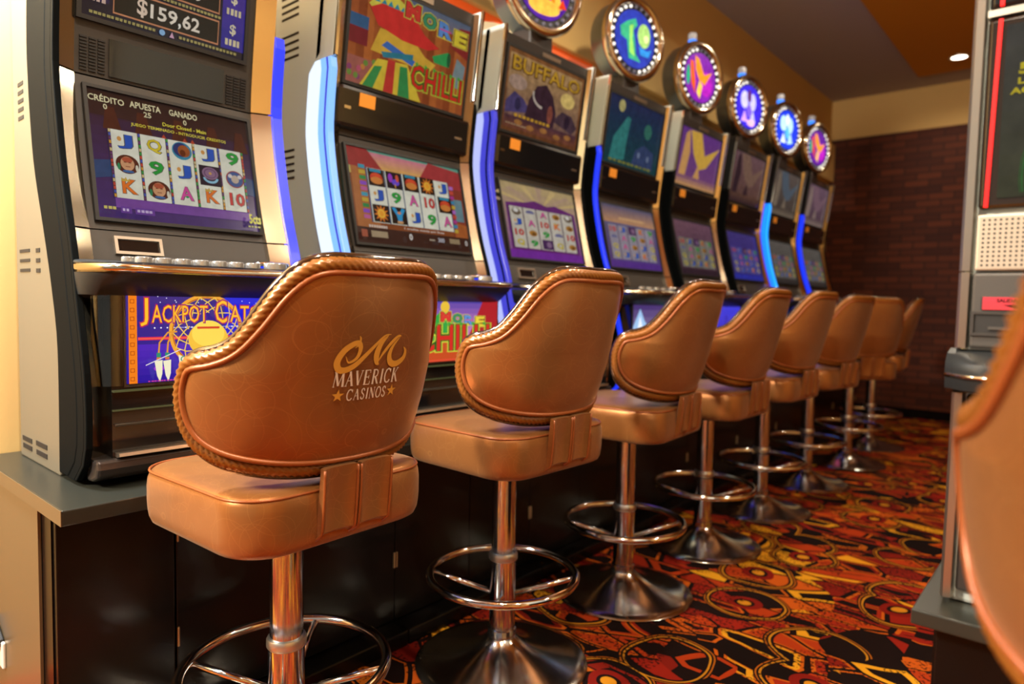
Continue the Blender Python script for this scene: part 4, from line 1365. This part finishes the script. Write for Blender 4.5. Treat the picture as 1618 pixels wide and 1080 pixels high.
# lit oval wall sign behind the second and third machines
sg = thing('wall_sign', (XW, 2.55, 2.30), 'orange and cream oval wall sign behind the Buffalo machine', 'sign')
so = (XW, 2.55, 2.30)
def ell(cy, cz, ry, rz, n=48):
    return [(cy + ry * math.cos(2 * PI * i / n), cz + rz * math.sin(2 * PI * i / n)) for i in range(n)]
def slab(m, pts, x0, x1):
    n = len(pts)
    v = [(x0, a, b) for a, b in pts] + [(x1, a, b) for a, b in pts]
    return m.add(v, [tuple(range(n)), tuple(range(2 * n - 1, n - 1, -1))] + [(i, (i + 1) % n, n + (i + 1) % n, n + i) for i in range(n)])
slab(MB(so), ell(2.50, 2.16, .66, .52), XW + .001, XW + .02).build('orange_board', mat('orange_board', '#d8571e', .5, emit='#e0561a', estr=.35), sg)
slab(MB(so), ell(2.46, 1.90, .56, .41), XW + .018, XW + .03).build('cream_board', mat('cream_board', '#f0dcb0', .5, emit='#ffe2b0', estr=.55), sg)

# ------------------------------------------------------------------ swivel stools
# the curved back: s runs along the shell (0 at its middle), z is height, o is the distance outwards from the shell
BL, BA, BP = .348, 1.42, 1.35
_N = 400
_bx, _by, _bf = [0.0], [0.0], [0.0]
for _i in range(1, _N + 1):
    _s = BL * 1.1 * (_i - .5) / _N
    _f = BA * (_s / BL) ** BP
    _ds = BL * 1.1 / _N
    _bx.append(_bx[-1] - math.sin(_f) * _ds)
    _by.append(_by[-1] + math.cos(_f) * _ds)
    _bf.append(BA * ((_s + _ds / 2) / BL) ** BP)
def back_pt(s, z, o):
    a = min(_N - 1.001, abs(s) / (BL * 1.1) * _N)
    i = int(a)
    t = a - i
    bx = _bx[i] + (_bx[i + 1] - _bx[i]) * t
    by = _by[i] + (_by[i + 1] - _by[i]) * t
    f = _bf[i] + (_bf[i + 1] - _bf[i]) * t
    sg = 1 if s >= 0 else -1
    k = 1 + .10 * (z - .92)
    return (.224 + bx * k + .265 * (z - .80) + o * math.cos(f), sg * (by * k + o * math.sin(f)), z)
HALF = [(0, 1.113), (.07, 1.114), (.118, 1.111), (.156, 1.094), (.190, 1.058), (.222, 1.005), (.250, .969), (.280, .954), (.312, .947), (.336, .930), (.346, .89), (.341, .85), (.322, .808), (.29, .774), (.24, .748), (.17, .730), (.09, .720), (0, .717)]
_half = catmull(HALF, 8)
OUT = _half + [(-s, z) for s, z in reversed(_half[1:-1])]
def inset(P, d):
    n = len(P)
    r = []
    for i in range(n):
        a, b = P[i - 1], P[(i + 1) % n]
        dx, dz = b[0] - a[0], b[1] - a[1]
        l = math.hypot(dx, dz) or 1
        r.append((P[i][0] + dz / l * d, P[i][1] - dx / l * d))
    return r
_chk = inset(OUT, .01)
SIGN = 1 if sum(abs(a[0]) for a in _chk) < sum(abs(a[0]) for a in OUT) else -1
def ins(d):
    return inset(OUT, d * SIGN)
def resample(P, n):
    L = [0.0]
    m = len(P)
    for i in range(m):
        a, b = P[i], P[(i + 1) % m]
        L.append(L[-1] + math.hypot(b[0] - a[0], b[1] - a[1]))
    out, j = [], 0
    for k in range(n):
        t = L[-1] * k / n
        while L[j + 1] < t:
            j += 1
        f = (t - L[j]) / max(1e-9, L[j + 1] - L[j])
        a, b = P[j], P[(j + 1) % m]
        out.append((a[0] + (b[0] - a[0]) * f, a[1] + (b[1] - a[1]) * f))
    return out
def back_sheet(d, o_mid, o_edge):
    """leather panel bounded by the outline inset by d, swelling from o_edge to o_mid"""
    P = resample(ins(d), 132)
    m = MB()
    T = [1.0, .97, .92, .84, .72, .58, .42, .26, .12]
    c = (0, .90)
    rs = []
    for t in T:
        o = o_edge + (o_mid - o_edge) * (1 - t ** 5)
        ring = []
        for s, z in P:
            sc = c[0] + (s - c[0]) * t
            # shrink towards a spine, not a point, so the shape stays even
            ring.append(back_pt(sc, c[1] + (z - c[1]) * t, o))
        rs.append(ring)
    n = len(P)
    m.rings(rs, False, False)
    k = len(m.v)
    m.v.append(back_pt(0, .90, o_mid))
    base = (len(T) - 1) * n
    for q in range(n):
        m.f.append((base + q, base + (q + 1) % n, k))
        m.c.append(None)
    return m

def rounded_rect(hx, hy, r, n=8):
    pts = []
    for cx, cy, a in ((hx - r, hy - r, 0), (-hx + r, hy - r, PI / 2), (-hx + r, -hy + r, PI), (hx - r, -hy + r, 1.5 * PI)):
        for i in range(n + 1):
            t = a + PI / 2 * i / n
            pts.append((cx + r * math.cos(t), cy + r * math.sin(t)))
    return pts

SEAT_TOP = .692
def make_stool():
    t = thing('casino_stool', (0, 0, 0), '', 'stool', 'copper leather swivel stools in the left row')
    MB().lathe([(.247, 0), (.249, .006), (.243, .011), (.215, .016), (.165, .026), (.115, .040), (.075, .057), (.052, .073), (.044, .082), (.0, .084)], seg=64).build('base', BASECHROME, t, 'auto')
    MB().lathe([(.0, .06), (.0415, .06), (.0415, .105), (.0375, .108), (.0375, .318), (.0, .318)], seg=36).build('lower_column', POLE, t, 'auto')
    MB().lathe([(.039, .305), (.041, .308), (.041, .322), (.039, .326), (.0, .326)], seg=36).build('collar', CHROME_SOFT, t, 'auto')
    MB().lathe([(.0, .29), (.0345, .29), (.0345, .60), (.0, .60)], seg=36).build('upper_column', POLE, t, 'auto')
    rg = MB().tube([(.210 * math.cos(a), .210 * math.sin(a), .262) for a in [2 * PI * i / 72 for i in range(72)]], .0115, 14, True).build('foot_ring', CHROME, t, True)
    for q in range(4):
        a = math.radians(38 + 90 * q)
        MB().tube([(.205 * math.cos(a), .205 * math.sin(a), .258), (.03 * math.cos(a), .03 * math.sin(a), .205)], .008, 10).build('strut', CHROME, rg, True)
    MB().lathe([(.0, .555), (.09, .560), (.12, .585), (.12, .60), (.0, .60)], seg=32).build('swivel_plate', DARK, t, 'auto')
    # seat cushion
    st = MB()
    rs = []
    for h, sc in ((.586, .80), (.587, .93), (.592, .968), (.602, .986), (.618, .996), (.635, 1.0), (.668, 1.0), (.684, .993), (.694, .978), (.699, .955), (.703, .90), (.706, .8), (.709, .55), (.710, .25)):
        R = rounded_rect(.212 * sc, .222 * sc, .085 * sc)
        rs.append([(x + .004, y, h - (.004 if x < -.1 and h > .66 else 0)) for x, y in R])
    st.rings(rs)
    se = st.build('seat', LEATHER, t, True)
    R = rounded_rect(.212 * .980, .222 * .980, .083)
    MB().tube([(x + .004, y, .694) for x, y in R], .0026, 8, True).build('seat_piping', PIPE, se, True)
    # two leather straps joining seat and back
    for sgn in (-1, 1):
        rs = []
        for q in range(13):
            z = .592 + (.737 - .592) * q / 12
            x = .222 + .02 * max(0, (z - .72)) / .03 * 0 + .012 * math.sin(PI * q / 12 * .5) - .004 * math.sin(PI * q / 12) - (.03 * (1 - q / 2) if q < 2 else 0)
            ya, yb = .004 * sgn, .078 * sgn
            ring = []
            for f in range(9):
                y = ya + (yb - ya) * f / 8
                ring.append((x + .006 * (abs(f - 4) / 4) ** 4 - .004 * math.sin(PI * f / 8) * math.sin(PI * q / 12), y, z))
            ring += [(p[0] - .014, p[1], p[2]) for p in reversed(ring)]
            rs.append(ring)
        sp = MB().rings(rs).build('strap', LEATHER, t, 'auto')
        for ye in (.004, .078):
            MB().tube([(.227 + .012 * math.sin(PI * q / 24 * 1.0) - .03 * (1 - q / 2 if q < 2 else 0), ye * sgn, .592 + .143 * q / 12) for q in range(13)], .0028, 6).build('strap_piping', PIPE, sp, True)
    # back shell
    bk = back_sheet(.027, .020, .010).build('backrest', LEATHER, t, True)
    back_sheet(.020, -.052, -.030).build('inner_cushion', LEATHER, bk, True)
    core = MB()
    P = resample(ins(.016), 110)
    core.rings([[back_pt(s, z, o) for s, z in P] for o in (-.036, .010)], False, False)
    core.build('shell_edge', EDGE, bk, True)
    P = resample(ins(.0275), 180)
    MB().tube([back_pt(s, z, .0115) for s, z in P], .0052, 8, True).build('back_piping', PIPE, bk, True)
    P = resample(ins(.0135), 900)
    MB().tube([back_pt(s, z, -.001) for s, z in P], .0125, 16, True, 6, 2 * PI * 130 / 900, .13).build('rope_trim', ROPE, bk, True)
    P = resample(ins(.0005), 220)
    MB().tube([back_pt(s, z, -.012) for s, z in P], .0085, 10, True).build('lacquered_rim', EDGE, bk, True)
    P = resample(ins(.010), 180)
    MB().tube([back_pt(s, z, -.029) for s, z in P], .006, 8, True).build('inner_piping', PIPE, bk, True)
    return t

# thick-and-thin capitals for the embroidered name
SERIF = {
    'M': [([(.08, 0), (.16, 1)], .05), ([(.16, 1), (.50, .05)], .15), ([(.50, .05), (.84, 1)], .05), ([(.84, 1), (.92, 0)], .15), ([(0, 0), (.18, 0)], .05), ([(.8, 0), (1.04, 0)], .05), ([(.04, 1), (.24, 1)], .05), ([(.78, 1), (.98, 1)], .05)],
    'A': [([(.12, 0), (.50, 1)], .05), ([(.47, 1), (.86, 0)], .15), ([(.26, .36), (.70, .36)], .05), ([(0, 0), (.24, 0)], .05), ([(.7, 0), (1, 0)], .05)],
    'V': [([(.12, 1), (.50, 0)], .15), ([(.50, 0), (.86, 1)], .05), ([(0, 1), (.28, 1)], .05), ([(.72, 1), (1, 1)], .05)],
    'E': [([(.2, 0), (.2, 1)], .15), ([(.06, 0), (.86, 0)], .06), ([(.06, 1), (.82, 1)], .06), ([(.2, .52), (.66, .52)], .06), ([(.84, 0), (.88, .22)], .05), ([(.80, 1), (.82, .80)], .05), ([(.66, .40), (.66, .64)], .05)],
    'R': [([(.2, 0), (.2, 1)], .15), ([(.06, 0), (.36, 0)], .05), ([(.06, 1), (.52, 1), (.72, .90), (.76, .75), (.70, .58), (.5, .50), (.22, .50)], .08), ([(.46, .5), (.86, 0)], .14), ([(.78, 0), (1, 0)], .05)],
    'I': [([(.5, 0), (.5, 1)], .15), ([(.3, 0), (.7, 0)], .05), ([(.3, 1), (.7, 1)], .05)],
    'C': [([(.88, .82), (.72, .96), (.5, 1), (.26, .90), (.12, .66), (.1, .5), (.12, .32), (.26, .10), (.5, 0), (.74, .04), (.9, .2)], .11), ([(.88, .72), (.88, 1)], .05)],
    'K': [([(.2, 0), (.2, 1)], .15), ([(.06, 0), (.36, 0)], .05), ([(.06, 1), (.36, 1)], .05), ([(.24, .44), (.78, 1)], .06), ([(.42, .60), (.86, 0)], .14), ([(.64, 1), (.92, 1)], .05), ([(.74, 0), (1, 0)], .05)],
    'S': [([(.8, .76), (.76, .92), (.5, 1), (.24, .9), (.2, .74), (.3, .60), (.7, .42), (.82, .26), (.74, .08), (.5, 0), (.24, .06), (.18, .24)], .11)],
    'N': [([(.16, 0), (.16, 1)], .05), ([(.16, 1), (.84, 0)], .15), ([(.84, 0), (.84, 1)], .05), ([(.02, 0), (.3, 0)], .05), ([(.02, 1), (.2, 1)], .05), ([(.7, 1), (.98, 1)], .05)],
    'O': [([(.5 + .42 * math.cos(a), .5 + .5 * math.sin(a)) for a in [2 * PI * i / 16 for i in range(17)]], .11)],
}
def make_logo(bk):
    """embroidered mark on the outside of the first stool's back"""
    def put(A, name, material, o):
        m = MB()
        for vs, fs, c, k in A.items:
            m.add([back_pt(a, b, o + k * .00002) for a, b in vs], fs)
        return m.build(name, material, bk)
    S = Art(1)
    def word(w, x0, x1, y0, h):
        n = len(w)
        cw = (x1 - x0) / n
        wid = [{'I': .55, 'M': 1.25, 'S': .8, 'K': 1.05}.get(ch, 1.0) for ch in w]
        tot = sum(wid)
        x = x0
        for ch, q in zip(w, wid):
            W_ = (x1 - x0) * q / tot
            for pts, th in SERIF[ch]:
                P = []
                for (a0, b0), (a1, b1) in zip(pts, pts[1:]):
                    for j in range(4):
                        P.append((x + W_ * .06 + (a0 + (a1 - a0) * j / 4) * W_ * .88, y0 + (b0 + (b1 - b0) * j / 4) * h))
                P.append((x + W_ * .06 + pts[-1][0] * W_ * .88, y0 + pts[-1][1] * h))
                S.line(P, th * h * .95, (1, 1, 1))
            x += W_
    word('MAVERICK', LOGO_S - .071, LOGO_S + .071, .888, .0265)
    word('CASINOS', LOGO_S - .042, LOGO_S + .046, .861, .020)
    put(S, 'embroidered_name', SILVERTHREAD, .0212)
    G = Art(1)
    def sw(P, wmax, prof_=None):
        Q = catmull(P, 8)
        n = len(Q)
        ws = [max(.0012, wmax * math.sin(PI * min(1, max(0, i / (n - 1)))) ** .8) for i in range(n)]
        G.line(Q, ws, (1, 1, 1))
    L = lambda x, y: (LOGO_S - .071 + x * .142, .922 + y * .056)
    sw([L(.22, .62), (L(.27, .72)), L(.28, .9), L(.26, 1.0)], .004)
    sw([L(.12, .35), L(.17, .16), L(.27, .30), L(.30, .62), L(.24, .78), L(.10, .58), L(.02, .22), L(.05, -.04), L(.14, -.08), L(.26, .06), L(.38, .34), L(.52, .70), L(.64, .98), L(.74, 1.02)], .0115)
    sw([L(.70, 1.0), L(.60, .72), L(.56, .40), L(.58, .12), L(.62, .04)], .0125)
    sw([L(.60, .12), L(.66, .40), L(.76, .72), L(.86, .94), L(.92, .96)], .007)
    sw([L(.90, .92), L(.80, .62), L(.77, .30), L(.82, .06), L(.92, .02), L(1.03, .18), L(1.05, .42), L(1.00, .58)], .012)
    for x in (LOGO_S - .057, LOGO_S + .060):
        G.star(x, .871, .012, .0048, 5, '#ffffff')
    put(G, 'embroidered_monogram', GOLDTHREAD, .0214)

LOGO_S = -.008
STOOLS = [(-1.269, .765, 2, 0), (-1.255, 1.448, -2, .012), (-1.252, 2.108, 4, .006), (-1.257, 2.776, 0, .0), (-1.262, 3.461, -4, .006), (-1.262, 4.185, -12, .0), (-1.23, 4.926, -42, .0), (-1.26, 5.664, 8, .01)]
SLAB = ['copper leather stool with the embroidered casino logo on its back, nearest of its row',
        'plain-backed copper stool next after the logo stool, its seat lit purple',
        'third copper stool of the row, with howling wolf glass showing beyond its back',
        'fourth copper stool of the row, before the machine with the orange winged sign',
        'fifth copper stool of the row, before the machine with the violet sign',
        'sixth copper stool of the row, before the machine with the cyan side band',
        'second-farthest copper stool of the row, turned slightly toward the aisle',
        'farthest copper stool of the row, turned edge-on near the brick wall']
proto = make_stool()
for i, (x, y, a, dz) in enumerate(STOOLS):
    o = proto if i == 0 else copy_tree(proto)
    o.location = (x, y, 0)
    o.rotation_euler = (0, 0, math.radians(a))
    o['label'] = SLAB[i]
    for ch in o.children:      # each seat is set to its own height on its column
        if ch.name.split('.')[0] in ('seat', 'strap', 'backrest', 'swivel_plate', 'upper_column'):
            ch.location.z += dz
o = copy_tree(proto)
o.location = (.201, .73, 0.0)
o.rotation_euler = (0, 0, math.radians(-102))
o['label'] = 'blurred copper stool close to the camera at the right, before the red-lit machine'
del o['group']
for ch in o.children:
    if ch.name.split('.')[0] in ('seat', 'strap', 'backrest', 'swivel_plate', 'upper_column'):
        ch.location.z += .022
make_logo([c for c in proto.children if c.name.startswith('backrest')][0])

# ------------------------------------------------------------------ machine on the right, facing the camera
RY = 1.155
ro = (.15, 1.4, .62)
R_ = lambda: MB(ro)
rt = thing('slot_machine', ro, 'slot machine at the right edge with a vertical red light line and perforated speaker panel', 'slot machine')
R_().box(-.146, .45, RY + .012, 1.75, .62, 2.08).build('cabinet', CABGREY, rt, bevel=.006)
m = R_()
for z0, z1 in ((.63, .928), (.992, 1.098), (1.1005, 1.62), (1.624, 2.07)):
    m.prism_z([(-.152, RY + .05), (-.150, RY - .006), (-.146, RY - .012), (-.137, RY - .010), (-.134, RY + .02), (-.134, RY + .05)], z0, z1)
m.build('chrome_trim', CHROME_SOFT, rt, 'auto')
m = R_()
m.box(-.133, .44, RY - .004, RY + .02, 1.457, 2.06)
m.build('upper_glass', BLACKGLOSS, rt, bevel=.006)
R_().box(-.134, .445, RY - .007, RY + .01, 1.446, 1.455).build('seam_bar', CHROME_SOFT, rt)
lg = R_().box(-.133, .44, RY - .004, RY + .02, 1.186, 1.444).build('main_glass', mat('smoked_glass', '#211812', .12, coat=.4), rt, bevel=.005)
m = R_()
m.prism_y([(-.1262, 1.188), (-.1215, 1.442), (-.1165, 1.442), (-.1212, 1.188)], RY - .0062, RY - .003)
m.build('red_light_line', LED_RED, lg)
m = R_()
m.prism_y([(-.1212, 1.459), (-.1165, 1.75), (-.1115, 1.75), (-.1162, 1.459)], RY - .0062, RY - .003)
m.build('red_light_line', LED_RED, rt)
def art_lines(asp):
    A = Art(asp)
    A.grad(0, 0, asp, 1, '#4a4a32', '#4a4844', 8)
    for k in range(14):
        a = .5 + k * .09
        A.ring(.72, .12, .62 - k * .012, .62 - k * .012, .006, '#2f8a3a' if k % 2 else '#3a6a34', 20, PI * .55, PI * 1.05)
    A.oval(.62, .30, .28, .26, '#2a8a34', 24)
    A.oval(.64, .26, .18, .18, '#3fae44', 20)
    A.text('50', .130, .70, .068, '#f0d82a', w=.12, bold=.05)
    A.text('LINES', .155, .645, .038, '#f0d82a', w=.17, bold=.04)
    A.text('ACTIVE', .155, .590, .038, '#f0d82a', w=.24, bold=.04)
    return A
P = Vector((-.112, RY - .0052, 1.200))
art_lines(.52 / .232).build('screen', ART_DIM, P, (1, 0, 0), (0, 0, 1), .232, lg, ro)
R_().box(-.112, .43, RY - .0045, RY - .002, 1.466, 1.80).build('upper_screen', mat('dim_upper_screen', '#3a3226', .3, emit='#4a4028', estr=.35), rt)
gp = R_().box(-.132, .44, RY - .008, RY + .02, 1.1005, 1.178).build('speaker_panel', mat('beige_metal', '#a89c8c', .4, .3), rt, bevel=.003)
m = R_()
for i in range(88):
    for j in range(11):
        x, z = -.124 + i * .0064, 1.108 + j * .0062
        m.add([(x + .0016 * math.cos(a), RY - .0084, z + .0016 * math.sin(a)) for a in [2 * PI * q / 8 for q in range(8)]], [tuple(range(8))])
m.build('perforations', DARK, gp)
tk = R_().box(-.142 + .008, .44, RY - .006, RY + .02, .992, 1.098).build('ticket_panel', BEZEL2, rt, bevel=.004)
def art_ticket(asp):
    A = Art(asp)
    A.grad(0, 0, asp, 1, '#f04848', '#ff4a50', 3)
    A.text('SALIDA TICKET', .055 / .0175 * .62 + .3, .58, .30, '#2a0808', w=.075 / .0175 * .62, bold=.04)
    A.poly([(1.3, .40), (3.0, .40), (2.15, .10)], '#3a0a0a')
    return A
art_ticket(.085 / .0175).build('ticket_label', art_material('lit_ticket_label', 1.3), (-.120, RY - .0085, 1.0465), (1, 0, 0), (0, 0, 1), .0175, tk, ro)
R_().box(-.122, -.03, RY - .0085, RY - .003, 1.0465, 1.064).build('ticket_label_body', DARK, tk)
for c in list(tk.children):
    if c.name.startswith('ticket_label') and 'body' not in c.name:
        c.location.y -= .0006
frm = R_()
frame(frm, (-.129, RY - .006, 1.014), Vector((1, 0, 0)), Vector((0, 0, 1)), .10, .026, .004, .004)
fo = frm.build('ticket_slot_frame', BEZEL, tk)
R_().box(-.128, -.03, RY - .0075, RY - .002, 1.014, 1.039).build('ticket_slot_mouth', DARK, tk)
R_().box(-.112, -.04, RY - .0105, RY - .006, 1.019, 1.023).build('ticket_slot_lip', BEZEL2, tk)
rs = []
n = 24
for i in range(n + 1):
    x = -.158 + .61 * i / n
    q = abs(2 * i / n - 1)
    d = .022 + .050 * (1 - q ** 6) ** .5
    y = RY + .02
    rs.append([(x, y, .990), (x, RY + .01 - d * .9, .984), (x, RY - d, .972), (x, RY - d - .002, .958), (x, RY - d + .004, .935), (x, RY, .928), (x, y, .928)])
dk = R_().rings(rs).build('button_deck', DECK, rt, 'auto')
rs = [[(r[3][0], r[3][1] - .003, .9575), (r[3][0], r[3][1] - .0045, .955), (r[3][0], r[3][1] - .0015, .9515), (r[3][0], r[3][1] + .004, .955)] for r in rs]
R_().rings(rs).build('chrome_lip', CHROME, dk, True)
bg = R_().box(-.133, .44, RY + .0, RY + .02, .64, .926).build('belly_panel', BEZEL, rt, bevel=.004)
frm = R_()
frame(frm, (-.122, RY, .70), Vector((1, 0, 0)), Vector((0, 0, 1)), .53, .20, .006, .006)
frm.build('belly_frame', BLACKGLOSS, bg)
R_().box(-.120, .40, RY - .002, RY + .001, .702, .898).build('belly_glass', mat('belly_glass_dark', '#3c3a30', .15), bg)
# its counter
wr = MB((.35, 1.5, .62)).box(-.176, .95, 1.092, 1.80, .598, .62).build('worktop', TOPLAM, None, bevel=.002)
wr.location = (.35, 1.5, .62)
tag(wr, 'short dark worktop under the red-lit machine at the right', 'worktop')
c = (.4, 1.46, 0)
t = thing('base_cabinet', c, 'black base cabinet under the red-lit machine at the right', 'cabinet')
MB(c).box(-.155, .93, 1.15, 1.79, 0, .597).build('carcass', LAM, t)
MB(c).box(-.150, .30, 1.136, 1.149, .06, .59).build('door', LAM, t, bevel=.002)
MB(c).box(.304, .925, 1.136, 1.149, .06, .59).build('door', LAM, t, bevel=.002)
